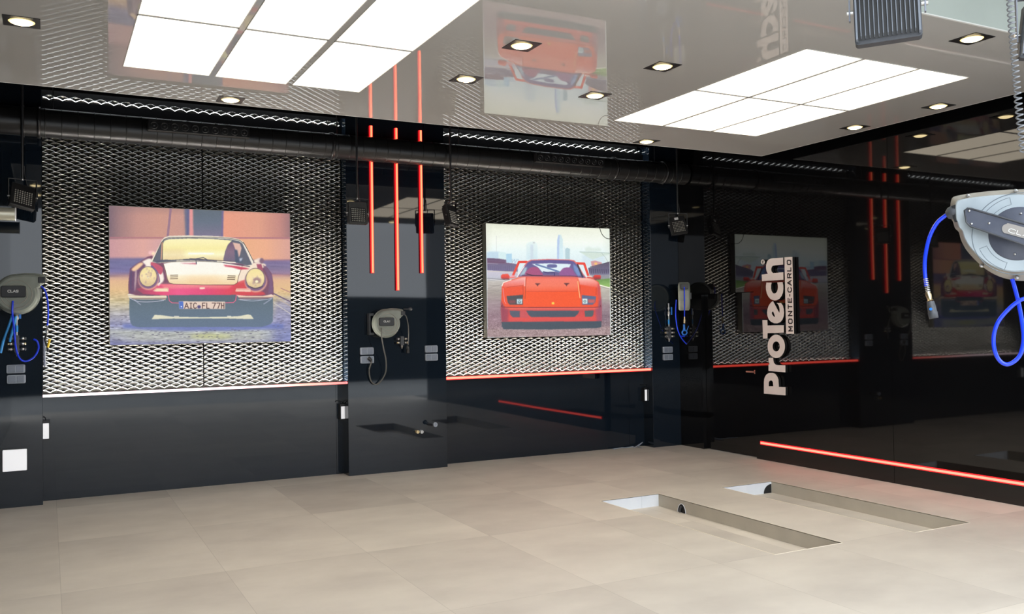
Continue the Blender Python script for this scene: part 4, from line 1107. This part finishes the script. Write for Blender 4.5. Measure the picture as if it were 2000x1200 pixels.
# ---- picture of the vintage car (coordinates in the (200,380) crop, 3.75x)
t_, c3 = light_box('backlit picture of a dark red vintage sports car seen from the front', ((212, 400), (566, 418), (569.5, 668), (214.5, 675)), 9.385)
P = Print((212.5, 400.5), (565.5, 418.5), (569, 667.5), (215, 674.5), 700, 540)
P.setT(200, 380, 3.75)
full = np.ones(P.x.shape)
P.put(full, ((40, (120, 98, 112)), (120, (158, 122, 124)), (250, (196, 145, 136)), (420, (206, 152, 136)), (640, (200, 150, 140)), (900, (235, 158, 132)), (1150, (224, 158, 134)), (1300, (196, 136, 128)), (1390, (150, 112, 118))), 'x')
P.put(np.clip((150 - P.gy) / 80, 0, 1), (128, 106, 112), al=0.5)
P.poly([(40, 322), (1400, 330), (1400, 480), (40, 470)], ((40, (200, 150, 156)), (300, (224, 168, 158)), (420, (214, 164, 164)), (1050, (238, 176, 136)), (1200, (238, 174, 140)), (1390, (214, 160, 150))), axis='x', soft=2)
P.line([(40, 312), (1400, 322)], 3.4, (178, 118, 128), al=0.8)
P.line([(500, 100), (478, 310)], 4.5, (146, 112, 138), al=0.85)
P.poly([(602, 95), (640, 95), (636, 300), (612, 300)], (88, 92, 140), soft=3); P.poly([(598, 95), (625, 95), (622, 300), (608, 300)], (120, 120, 130), soft=4, al=.6)
P.poly([(638, 95), (662, 95), (666, 300), (640, 300)], (228, 152, 152), soft=2)
P.poly([(664, 95), (882, 95), (878, 310), (668, 310)], ((100, (94, 106, 118)), (200, (100, 112, 130)), (310, (124, 116, 142))), soft=2)
P.poly([(876, 95), (888, 95), (884, 312), (872, 312)], (110, 100, 150), soft=2)
# dusk band, road
P.poly([(40, 462), (400, 462), (400, 585), (40, 590)], ((460, (118, 108, 150)), (500, (108, 106, 150)), (560, (120, 112, 160)), (590, (160, 130, 150))), soft=4)
P.poly([(1050, 482), (1400, 482), (1400, 590), (1050, 590)], ((480, (150, 118, 148)), (500, (122, 108, 150)), (540, (126, 114, 150)), (590, (160, 128, 156))), soft=3)
P.noise(6, 60, 6, (P.gy > 480) & (P.gy < 590))
low = np.clip((P.gy - 588) / 20, 0, 1)
P.put(low, ((590, (190, 150, 150)), (630, (226, 182, 144)), (700, (228, 190, 140)), (780, (206, 190, 150)), (860, (178, 174, 172)), (960, (150, 152, 190)), (1010, (176, 180, 176)), (1060, (176, 178, 178)), (1110, (118, 122, 172))))
P.put(np.clip((P.gx - 1230) / 60, 0, 1) * np.clip((P.gy - 740) / 60, 0, 1), (132, 132, 180), al=0.6)
P.put(np.clip((P.gx - 1150) / 200, 0, 1) * np.clip((P.gy - 960) / 60, 0, 1), (112, 122, 180), al=0.7)
P.put(np.clip((260 - P.gx) / 200, 0, 1) * np.clip((P.gy - 1000) / 80, 0, 1), (110, 112, 168), al=0.6)
P.noise(15, 22, 3, P.gy > 760); P.noise(9, 8, 3, P.gy > 700)
P.line([(1240, 720), (1400, 800)], 2.4, (110, 90, 120)); P.line([(1310, 690), (1400, 730)], 2.0, (190, 140, 130)); P.line([(1240, 740), (1400, 830)], 1.6, (200, 176, 150), al=.7); P.line([(1262, 800), (1385, 880)], 1.6, (220, 214, 200), al=.7)
P.poly([(150, 950), (1330, 950), (1330, 985), (900, 1000), (500, 1000), (150, 980)], (96, 112, 180), soft=5, al=.8)
P.ell(800, 1040, 160, 18, (206, 208, 110), soft=8, al=.55)
for k in range(190):
    x_, y_ = P.rng.uniform(60, 1370), P.rng.uniform(890, 1095)
    if y_ < 985 and 200 < x_ < 1250: continue
    P.line([(x_ - 6, y_), (x_ + 7, y_ + P.rng.uniform(-3, 3))], 1.0 + P.rng.uniform(0, .5), (92, 88, 112), al=.75)
# body shadow mass
NAVY = ((760, (86, 104, 118)), (860, (92, 112, 130)), (960, (92, 112, 136)))
P.poly([(198, 735), (1252, 735), (1252, 930), (1235, 952), (1200, 965), (1170, 972), (260, 972), (222, 962), (205, 935), (198, 880)], NAVY, soft=1)
# body red silhouette
P.poly([(192, 740), (190, 660), (196, 590), (202, 540), (240, 515), (290, 480), (330, 455), (362, 445), (385, 470), (1115, 485), (1165, 505), (1205, 535), (1240, 580), (1254, 650), (1256, 742)], (118, 70, 98), False, 1.2)
P.poly([(245, 690), (420, 655), (960, 655), (1040, 620), (1060, 700), (1200, 720), (1180, 745), (1000, 742), (990, 740), (480, 740), (300, 728)], ((240, (150, 64, 92)), (420, (226, 70, 116)), (560, (238, 84, 138)), (760, (226, 66, 118)), (960, (224, 60, 84)), (1080, (196, 66, 84)), (1200, (130, 64, 92))), axis='x')
P.poly([(420, 652), (960, 662), (930, 690), (700, 684), (460, 690)], (252, 170, 150), soft=4, al=.5)
# fenders
P.poly([(262, 512), (330, 470), (365, 478), (360, 520), (430, 545), (452, 620), (425, 655), (400, 660), (300, 520)], (252, 240, 228), True, 2)
P.poly([(206, 540), (250, 505), (290, 488), (320, 520), (290, 560), (255, 610), (245, 700), (205, 735), (196, 640)], (104, 66, 104), False, 2)
P.poly([(214, 545), (270, 500), (300, 505), (262, 545), (232, 560)], (246, 204, 160), True, 2)
P.poly([(240, 560), (252, 560), (250, 620), (240, 700), (234, 690)], (232, 206, 196), True, 1.5, al=.7); P.poly([(205, 560), (214, 556), (212, 690), (204, 700)], (84, 70, 110), soft=1)
P.poly([(355, 495), (380, 498), (425, 520), (443, 540), (440, 570), (425, 585), (395, 560), (360, 525)], (196, 84, 110), True)
P.line([(362, 525), (400, 570), (416, 630), (404, 645)], 4, (104, 84, 142), True)
P.poly([(1020, 530), (1130, 500), (1200, 520), (1140, 560), (1060, 590), (1045, 640), (1000, 650), (990, 600)], (248, 228, 206), True, 2)
P.poly([(1130, 512), (1165, 510), (1180, 560), (1140, 555)], (164, 76, 106), soft=1); P.poly([(1175, 515), (1215, 545), (1245, 600), (1252, 720), (1215, 735), (1225, 640), (1200, 570)], (120, 84, 120), False, 2)
P.poly([(1000, 640), (1050, 625), (1062, 680), (1100, 705), (1180, 715), (1200, 738), (1000, 740), (940, 735)], (214, 66, 76), soft=2, al=.85)
# bonnet
P.poly([(448, 506), (520, 492), (700, 488), (900, 494), (1022, 522), (1020, 545), (1000, 600), (990, 648), (968, 662), (740, 662), (520, 655), (490, 648), (475, 620), (462, 560)], ((488, (255, 250, 240)), (580, (255, 252, 238)), (600, (254, 240, 205)), (650, (244, 216, 170))), soft=1)
P.poly([(620, 605), (860, 605), (860, 655), (620, 655)], (246, 200, 150), soft=14, al=.5)
P.line([(448, 510), (464, 560), (478, 622), (492, 648), (520, 656), (740, 663), (965, 664), (990, 650), (1000, 600), (1022, 540)], 1.2, (120, 86, 76))
P.poly([(890, 515), (1000, 528), (1060, 540), (1080, 548), (1010, 552), (950, 535), (900, 528)], (206, 66, 92), soft=1.5)
P.poly([(565, 500), (690, 502), (690, 512), (600, 506)], (206, 110, 130), soft=1.5)
for xs_, dx_ in ((500, 0), (918, 2)):
    for k in range(3): P.line([(xs_ + dx_ * (2 - k), 591 + k * 13 + (6 if xs_ > 600 else 0)), (xs_ + 53 + dx_ * (2 - k), 590 + k * 13 + (9 if xs_ > 600 else 0))], 1.5, (104, 78, 60))
# cabin
P.poly([(352, 492), (372, 455), (410, 385), (438, 330), (455, 312), (490, 302), (640, 299), (800, 304), (930, 314), (1000, 328), (1032, 350), (1062, 400), (1090, 452), (1112, 495), (1090, 520), (1000, 505), (700, 486), (450, 500), (400, 500)], (246, 238, 218), soft=1)
P.poly([(368, 490), (432, 350), (452, 328), (490, 318), (640, 315), (800, 319), (930, 328), (1000, 342), (1028, 362), (1098, 515), (1060, 522), (960, 495), (700, 478), (440, 488), (400, 498)], (92, 96, 112), soft=1)
P.poly([(444, 482), (442, 360), (455, 336), (490, 325), (640, 321), (800, 325), (950, 338), (920, 370), (900, 420), (890, 490), (700, 472), (540, 476)], ((330, (255, 246, 190)), (400, (250, 238, 166)), (440, (255, 250, 200)), (480, (236, 214, 160))), soft=1)
P.poly([(445, 400), (600, 400), (600, 470), (445, 478)], (236, 208, 160), soft=8, al=.5); P.poly([(630, 425), (820, 428), (820, 440), (630, 438)], (255, 255, 246), soft=2)
P.line([(438, 350), (430, 485)], 1.8, (214, 160, 130)); P.line([(443, 350), (440, 485)], 1.1, (120, 100, 80))
P.poly([(892, 490), (900, 430), (922, 372), (950, 350), (968, 380), (985, 430), (968, 490)], ((350, (110, 84, 112)), (420, (132, 106, 128)), (490, (110, 100, 124))), True, 1)
P.poly([(955, 352), (1008, 362), (1020, 395), (1010, 440), (1000, 468), (985, 430), (972, 395)], (226, 184, 170), soft=1.2)
P.poly([(968, 405), (990, 408), (1000, 460), (1030, 470), (1025, 500), (975, 500), (972, 450)], (74, 84, 110), soft=1.5)
P.poly([(1004, 470), (1030, 466), (1020, 486), (1008, 492)], (190, 198, 214), soft=1.5)
P.line([(370, 488), (432, 352), (452, 326), (492, 311), (800, 312), (930, 321), (1005, 336), (1034, 360)], 1.3, (70, 66, 60), al=.8)
P.line([(1034, 352), (1064, 405), (1112, 500)], 1.2, (60, 58, 66)); P.line([(1030, 362), (1060, 420), (1098, 508)], 1.3, (232, 220, 214))
P.poly([(385, 488), (415, 478), (470, 476), (545, 484), (540, 492), (480, 492), (400, 500)], (84, 88, 108), soft=1)
P.poly([(590, 474), (700, 470), (842, 486), (840, 492), (700, 484), (598, 482)], (78, 80, 100), soft=1); P.line([(690, 470), (740, 462), (770, 478)], 1.6, (84, 84, 100)); P.line([(640, 468), (970, 492)], 1.0, (96, 84, 96)); P.line([(686, 476), (690, 508)], 2.0, (84, 84, 104))
P.line([(430, 496), (560, 490), (700, 488), (880, 498), (1010, 520)], 1.4, (140, 132, 120)); P.line([(880, 492), (975, 500)], 1.8, (250, 236, 220)); P.line([(885, 500), (1080, 530)], 1.6, (96, 84, 104))
# mirrors
P.ell(362, 425, 26, 16, (244, 190, 190), 2); P.ell(374, 430, 12, 12, (252, 226, 190), 2)
P.ell(1150, 490, 26, 22, (236, 214, 204), 1.5); P.ell(1168, 488, 16, 20, (128, 96, 120), 1.5); P.ell(1125, 490, 14, 12, (250, 236, 214), 2)
# headlights
for (cx, cy, rx, ry) in ((335, 600, 66, 74), (1122, 618, 70, 76)):
    P.ell(cx + 4, cy + 22, rx * 1.18, ry * 1.05, (236, 176, 150), 2, .85); P.ell(cx + 2, cy + 12, rx * 1.1, ry * 1.02, (110, 76, 128), 1.5); P.ell(cx, cy, rx, ry, (228, 206, 150), 1.5)
    P.ell(cx, cy, rx * .88, ry * .9, ((cy - 70, (246, 230, 160)), (cy, (250, 226, 170)), (cy + 60, (222, 196, 150))), 1.5)
    P.line([(cx + (rx * .98) * math.cos(a), cy + (ry * 1.0) * math.sin(a)) for a in np.linspace(0, 2 * math.pi, 40)], 0.9, (96, 74, 96))
    for k in range(26):
        a, r_ = P.rng.uniform(0, 6.28), P.rng.uniform(0, .75); P.ell(cx + rx * r_ * math.cos(a), cy + ry * r_ * math.sin(a), P.rng.uniform(3, 10), P.rng.uniform(4, 12), ((200, 170, 160), (250, 240, 190), (176, 146, 150))[k % 3], 1, .5)
P.ell(1135, 632, 30, 22, (146, 112, 120), 3, .7); P.ell(1132, 640, 12, 10, (250, 240, 200), 1)
P.line([(1070, 672), (1120, 690), (1175, 676)], 2.5, (90, 70, 90), True)
# indicators, badge, bumpers
P.poly([(370, 706), (398, 684), (480, 684), (488, 692), (486, 712), (400, 711)], (250, 224, 190)); P.line([(378, 704), (402, 688), (480, 688), (484, 708)], .8, (220, 150, 130))
P.poly([(975, 712), (984, 690), (1085, 690), (1090, 716)], (246, 200, 180)); P.line([(990, 696), (1080, 697)], 1, (226, 150, 140))
P.poly([(715, 680), (753, 680), (753, 694), (715, 694)], (252, 224, 200))
P.poly([(485, 737), (984, 737), (978, 775), (966, 792), (900, 795), (510, 795), (494, 780)], (80, 98, 112)); P.line([(485, 737), (492, 778), (512, 794), (570, 796)], 1.4, (232, 100, 136)); P.line([(984, 737), (978, 778), (962, 793), (905, 795)], 1.4, (232, 100, 136))
P.poly([(182, 730), (200, 726), (250, 738), (350, 742), (468, 738), (475, 752), (462, 774), (430, 768), (330, 770), (240, 768), (196, 756)], ((725, (255, 250, 236)), (742, (214, 196, 170)), (750, (250, 240, 210)), (762, (150, 130, 120)), (772, (210, 204, 196))))
P.poly([(986, 738), (1010, 740), (1060, 746), (1180, 746), (1240, 734), (1262, 746), (1240, 762), (1180, 770), (1060, 772), (1010, 774), (1000, 756)], ((735, (250, 232, 220)), (750, (244, 206, 180)), (762, (110, 84, 96)), (772, (196, 190, 196))))
P.line([(198, 756), (260, 782), (350, 786), (450, 776)], 1.2, (190, 190, 210), True); P.line([(1000, 772), (1100, 782), (1200, 772), (1250, 760)], 1.0, (180, 186, 206), True)
P.line([(236, 772), (280, 806)], 2.2, (176, 180, 204), al=.6); P.line([(1240, 768), (1186, 804)], 2.2, (176, 180, 204), al=.6)
P.poly([(362, 914), (384, 882), (430, 884), (520, 896), (720, 900), (900, 898), (1010, 892), (1070, 880), (1092, 886), (1112, 914), (1040, 914), (900, 910), (720, 910), (520, 910)], (226, 222, 196), soft=1); P.line([(530, 892), (562, 893)], 1.4, (232, 226, 210)); P.line([(918, 893), (944, 893)], 1.4, (240, 236, 220))
# number plate
P.poly([(562, 782), (902, 786), (902, 840), (566, 838)], (230, 206, 190)); P.poly([(562, 783), (594, 783), (596, 838), (566, 837)], (76, 112, 196)); P.ell(581, 822, 5, 5, (220, 226, 246), .5)
PL = [('A', 602, 636), ('I', 638, 664), ('C', 668, 694), ('F', 732, 758), ('L', 764, 790), ('7', 804, 834), ('7', 838, 868), ('H', 872, 896)]
for ch, x0_, x1_ in PL:
    for pl in glyph(ch): P.line([(x0_ + 3 + (x1_ - x0_ - 6) * u, 834 - 38 * v + (x0_ - 600) * .003) for u, v in pl], 1.75, (88, 58, 60))
P.line([(643, 797), (659, 797)], 1.5, (88, 58, 60)); P.line([(643, 834), (659, 834)], 1.5, (88, 58, 60)); P.ell(711, 824, 13, 12, (72, 64, 120), .6)
P.noise(2.0, 3, 3); P.build('print', c3, t_, 0.95)

# ---- picture of the red car (coordinates in the (920,420) crop, 4.617x)
t_, c3 = light_box('backlit picture of a bright red wide sports car on a track, skyline behind', ((949, 436), (1191.5, 446.5), (1193.5, 656), (950.5, 660)), 9.385)
P = Print((949.5, 436.5), (1191, 447), (1193, 655.5), (951, 659.5), 500, 430)
P.setT(920, 420, 4.617)
P.put(np.ones(P.x.shape), ((70, (222, 226, 206)), (130, (240, 244, 226)), (240, (248, 253, 244)), (330, (236, 250, 250)), (420, (226, 242, 246))))
P.put(np.clip((P.gx - 1180) / 70, 0, 1), (226, 236, 224), al=.6); P.put(np.clip((200 - P.gx) / 50, 0, 1) * (P.gy < 330), (226, 230, 214), al=.5)
P.line([(230, 190), (230, 330)], .8, (204, 204, 206), al=.8)
P.poly([(145, 338), (170, 330), (252, 332), (252, 400), (145, 400)], (196, 220, 236), soft=1.5); P.poly([(252, 332), (316, 340), (316, 400), (252, 400)], (216, 240, 242), soft=2)
P.poly([(316, 350), (368, 348), (368, 430), (318, 430)], (178, 216, 238), soft=1.2); P.poly([(372, 395), (430, 395), (430, 440), (372, 440)], (214, 236, 246), soft=2); P.line([(370, 400), (370, 430), (392, 400), (395, 435), (412, 405), (430, 405)], .7, (120, 140, 170), al=.7)
P.poly([(500, 262), (520, 246), (560, 240), (582, 246), (598, 270), (600, 400), (500, 400)], ((240, (232, 246, 244)), (400, (212, 234, 242))), soft=1.5); P.poly([(535, 268), (562, 268), (560, 400), (532, 400)], (206, 220, 232), soft=2, al=.8); P.ell(568, 250, 10, 8, (206, 212, 214), 1)
P.poly([(778, 230), (790, 178), (812, 178), (828, 220), (832, 400), (774, 400)], ((180, (214, 234, 236)), (400, (214, 240, 250))), soft=1.2); P.poly([(778, 230), (790, 180), (800, 182), (792, 400), (776, 400)], (186, 206, 238), soft=1.2)
P.poly([(846, 310), (866, 296), (892, 306), (892, 400), (846, 400)], (186, 212, 220), soft=1.2); P.poly([(835, 280), (850, 290), (850, 400), (835, 400)], (226, 244, 248), soft=1)
P.poly([(1000, 370), (1050, 350), (1200, 350), (1210, 450), (1100, 480), (1010, 460)], (214, 232, 240), soft=3, al=.8); P.poly([(1030, 300), (1060, 284), (1090, 300), (1160, 296), (1180, 330), (1030, 330)], (224, 238, 230), soft=3)
P.poly([(980, 334), (1120, 338), (1250, 346), (1250, 360), (1190, 372), (1140, 388), (1100, 402), (1080, 396), (1050, 380), (1010, 352)], (214, 230, 220), soft=1); P.line([(980, 334), (1120, 336), (1250, 346)], 1.0, (168, 190, 184)); P.line([(1180, 345), (1210, 380), (1238, 430)], .8, (176, 188, 186))
P.poly([(1080, 420), (1120, 412), (1180, 430), (1180, 450), (1090, 470)], (212, 156, 160), soft=1.2); P.ell(1125, 440, 16, 10, (246, 196, 120), 1)
# stands, track
P.poly([(145, 388), (250, 394), (316, 404), (318, 430), (370, 436), (420, 445), (420, 515), (300, 512), (145, 500)], ((388, (104, 80, 112)), (430, (122, 96, 126)), (450, (116, 108, 140)), (512, (120, 112, 150))), soft=1)
P.line([(155, 420), (300, 430)], .9, (96, 60, 90), al=.8); P.line([(150, 436), (240, 442)], 1.1, (180, 176, 196), al=.7)
for k in range(14): P.line([(160 + k * 17, 462), (160 + k * 17, 500)], .7, (92, 86, 120), al=.7)
P.poly([(1055, 480), (1252, 424), (1252, 550), (1070, 545)], ((430, (96, 88, 110)), (500, (110, 104, 132)), (545, (132, 130, 156))), soft=1); P.line([(1075, 470), (1252, 425)], 1.0, (60, 56, 72))
for k in range(11): P.line([(1072 + k * 17, 492), (1068 + k * 17, 528)], 1.3, (62, 56, 84), al=.8)
P.poly([(145, 498), (300, 508), (420, 515), (420, 1100), (145, 1100)], ((500, (206, 200, 216)), (560, (196, 196, 210)), (580, (180, 182, 190)), (600, (196, 190, 184)), (700, (168, 158, 152)), (800, (164, 144, 150)), (920, (150, 122, 134)), (1100, (156, 130, 134))), soft=1)
P.line([(145, 570), (300, 585)], 1.2, (140, 140, 150)); P.line([(145, 578), (300, 592)], 1.0, (226, 224, 224)); P.line([(150, 508), (420, 516)], 1.4, (216, 206, 196))
P.poly([(1050, 548), (1252, 540), (1252, 1100), (1050, 1100)], ((540, (150, 150, 160)), (580, (150, 154, 160)), (600, (190, 186, 176)), (660, (196, 190, 178)), (760, (176, 168, 162)), (820, (160, 140, 146)), (920, (132, 112, 124)), (1100, (156, 132, 136))), soft=1)
P.poly([(1110, 588), (1252, 574), (1252, 656), (1160, 640)], ((575, (110, 150, 84)), (650, (150, 190, 104))), soft=1); P.line([(1155, 634), (1200, 646), (1252, 660)], 2.0, (248, 246, 226)); P.line([(1155, 645), (1252, 672)], 1.0, (150, 150, 140))
P.poly([(145, 1030), (1252, 1010), (1252, 1100), (145, 1100)], (166, 142, 144), soft=2)
for k, (x_, y_) in enumerate([(260, 185, ), ]): pass
P.noise(17, 2.4, 2.0, np.clip((P.gy - 780) / 220, 0, 1)); P.noise(7, 24, 3, (P.gy > 600) * 1.0)
for y_ in (640, 690, 745): P.line([(150, y_ + 20), (270, y_ - 12)], 1.4, (150, 142, 140), al=.5)
# body
RED = (240, 84, 52)
P.poly([(278, 970), (272, 900), (268, 800), (274, 700), (276, 640), (300, 605), (360, 585), (420, 565), (480, 552), (960, 556), (1040, 566), (1110, 582), (1150, 606), (1164, 660), (1170, 760), (1174, 850), (1172, 970)], RED, soft=1)
P.poly([(268, 770), (300, 830), (300, 968), (278, 968), (268, 860)], (160, 70, 90), soft=2); P.poly([(1150, 780), (1174, 740), (1174, 968), (1136, 968), (1140, 860)], (150, 84, 110), soft=3)
P.poly([(282, 640), (300, 608), (380, 585), (470, 560), (490, 560), (486, 640), (300, 655)], ((560, (255, 196, 186)), (600, (246, 150, 146)), (655, (240, 100, 80))), soft=2)
P.poly([(960, 560), (1040, 568), (1110, 586), (1146, 612), (1150, 660), (980, 630)], ((560, (255, 220, 200)), (600, (250, 160, 150)), (655, (242, 100, 84))), soft=2)
P.poly([(500, 556), (960, 558), (965, 690), (480, 690)], ((556, (240, 96, 66)), (580, (248, 124, 104)), (640, (248, 122, 96)), (690, (246, 96, 62))), soft=1.5)
P.poly([(470, 690), (975, 690), (985, 830), (465, 830)], (248, 88, 44), soft=2)
P.line([(278, 640), (290, 610), (360, 586)], 1.6, (255, 236, 226)); P.line([(286, 660), (300, 780), (312, 800)], 1.2, (240, 140, 150)); P.line([(495, 560), (488, 700), (484, 755)], .9, (170, 60, 40)); P.line([(486, 560), (482, 640)], 1.6, (255, 190, 180)); P.line([(962, 600), (970, 680), (980, 750)], 1.5, (255, 200, 140))
P.line([(320, 652), (466, 636), (468, 720)], .9, (196, 60, 40)); P.line([(985, 640), (988, 712)], .9, (196, 60, 40)); P.line([(1128, 660), (1126, 722)], .9, (196, 60, 40)); P.line([(500, 690), (960, 690)], .8, (220, 80, 60))
P.poly([(1138, 610), (1164, 650), (1168, 760), (1150, 800), (1140, 700)], (190, 80, 96), soft=3, al=.7)
# lights
P.poly([(318, 732), (465, 720), (464, 810), (345, 808), (330, 790)], (74, 76, 84)); P.poly([(335, 770), (400, 768), (395, 798), (345, 796)], (130, 74, 80), soft=2)
P.poly([(410, 758), (458, 756), (458, 802), (412, 802)], (206, 228, 236)); P.ell(434, 784, 14, 13, (90, 120, 130), 1); P.ell(434, 782, 7, 6, (200, 224, 226), .6); P.line([(420, 764), (450, 764)], 1.0, (110, 130, 140))
P.poly([(996, 724), (1126, 738), (1118, 790), (1095, 812), (1000, 812)], (92, 104, 140)); P.poly([(1050, 764), (1116, 764), (1112, 796), (1056, 796)], (196, 100, 100), soft=1.5)
P.poly([(1002, 758), (1046, 758), (1046, 802), (1004, 802)], (220, 240, 240)); P.ell(1024, 782, 13, 12, (96, 130, 140), 1); P.ell(1024, 782, 6, 6, (210, 232, 236), .6)
for x_ in (598, 860): P.poly([(x_ - 26, 617), (x_ + 28, 617), (x_ + 8, 630), (x_, 645), (x_ - 8, 632)], (98, 52, 58))
P.poly([(725, 788), (747, 788), (747, 808), (725, 808)], (252, 232, 90)); P.ell(736, 798, 4, 6, (226, 180, 60), .6, .7)
P.line([(280, 812), (310, 832), (700, 836), (1120, 836), (1165, 818)], 1.6, (120, 44, 56), True)
# lower bumper
P.poly([(300, 838), (1150, 840), (1150, 968), (300, 968)], ((838, (236, 110, 96)), (865, (206, 74, 76)), (930, (226, 78, 74)), (968, (220, 76, 76))), soft=1)
P.poly([(268, 830), (335, 846), (330, 968), (274, 968)], (156, 66, 88), soft=4, al=.9); P.poly([(1120, 850), (1172, 830), (1172, 968), (1130, 968)], (160, 82, 106), soft=4, al=.9)
P.poly([(345, 862), (438, 866), (438, 922), (372, 922), (350, 900)], (84, 90, 108)); P.poly([(1022, 866), (1104, 864), (1100, 905), (1085, 920), (1024, 922)], (84, 94, 100))
P.poly([(492, 864), (975, 866), (960, 895), (930, 922), (540, 922), (510, 900)], (74, 84, 100), soft=1); P.poly([(440, 866), (492, 866), (520, 912), (500, 930), (440, 925)], (206, 84, 90), soft=2.5)
P.poly([(272, 964), (1174, 962), (1170, 1015), (1130, 1024), (700, 1034), (290, 1030), (275, 1005)], (66, 80, 94), soft=1)
# wing, mirrors, cabin
for pl in ([(378, 545), (432, 424), (500, 424)], [(1055, 545), (1020, 440), (950, 438)]): P.line(pl, 4.6, (236, 74, 60))
P.poly([(415, 560), (470, 470), (505, 420), (540, 404), (700, 398), (880, 402), (930, 410), (960, 440), (1010, 530), (1040, 570)], (226, 110, 110), soft=1)
P.poly([(425, 558), (478, 472), (512, 428), (545, 412), (700, 406), (880, 410), (925, 420), (952, 448), (1000, 530), (1030, 568), (980, 566), (930, 552), (700, 546), (500, 548)], ((405, (96, 88, 150)), (470, (110, 100, 150)), (560, (110, 94, 140))), soft=1)
P.poly([(432, 552), (480, 478), (505, 470), (490, 530)], (170, 196, 210), soft=2); P.poly([(920, 440), (965, 480), (990, 548), (960, 552), (930, 500)], (120, 150, 200), soft=2)
P.poly([(548, 442), (700, 436), (900, 444), (885, 475), (820, 510), (640, 515), (600, 470)], (226, 242, 248), soft=1.2)
P.line([(585, 446), (790, 512)], 3.2, (110, 136, 180)); P.poly([(692, 448), (766, 448), (766, 474), (692, 474)], (104, 108, 160), True)
P.poly([(490, 540), (515, 490), (555, 470), (600, 475), (625, 510), (640, 545)], (170, 84, 128), True, 1.2); P.poly([(800, 545), (820, 490), (860, 474), (905, 482), (935, 530), (950, 552)], (150, 92, 150), True, 1.2)
P.line([(650, 512), (690, 522), (752, 522), (750, 550)], 1.6, (60, 56, 110)); P.line([(500, 532), (560, 545), (640, 548)], 1.6, (60, 40, 60), True); P.line([(460, 548), (700, 552), (900, 552), (960, 556)], 1.4, (90, 52, 80)); P.line([(415, 558), (478, 466)], 1.4, (246, 244, 250)); P.line([(960, 450), (1005, 560)], 3.2, (66, 62, 80))
P.poly([(270, 545), (285, 532), (335, 532), (350, 560), (342, 584), (290, 582), (268, 572)], ((530, (244, 90, 70)), (562, (226, 70, 66)), (584, (110, 70, 80)))); P.poly([(1102, 555), (1115, 543), (1165, 543), (1172, 560), (1168, 584), (1118, 588), (1100, 575)], ((540, (240, 70, 66)), (562, (200, 60, 60)), (588, (110, 70, 80))))
P.ell(372, 556, 22, 14, (246, 170, 180), 2); P.ell(1070, 562, 24, 14, (246, 200, 190), 2); P.line([(345, 568), (400, 560)], 2, (240, 120, 110)); P.line([(1050, 566), (1105, 572)], 2, (220, 70, 60))
P.noise(2.0, 3, 3); P.build('print', c3, t_, 0.97)
MB().tube([PY(1170, 430, 9.40), PY(1170.5, 440, 9.375), PY(1172, 448, 9.374), PY(1176, 458, 9.374), PY(1183, 465, 9.374), PY(1190, 467, 9.375), PY(1196, 467, 9.42)], 0.0042, 6, 6).build('power_cable', M['blackplastic'], t_)
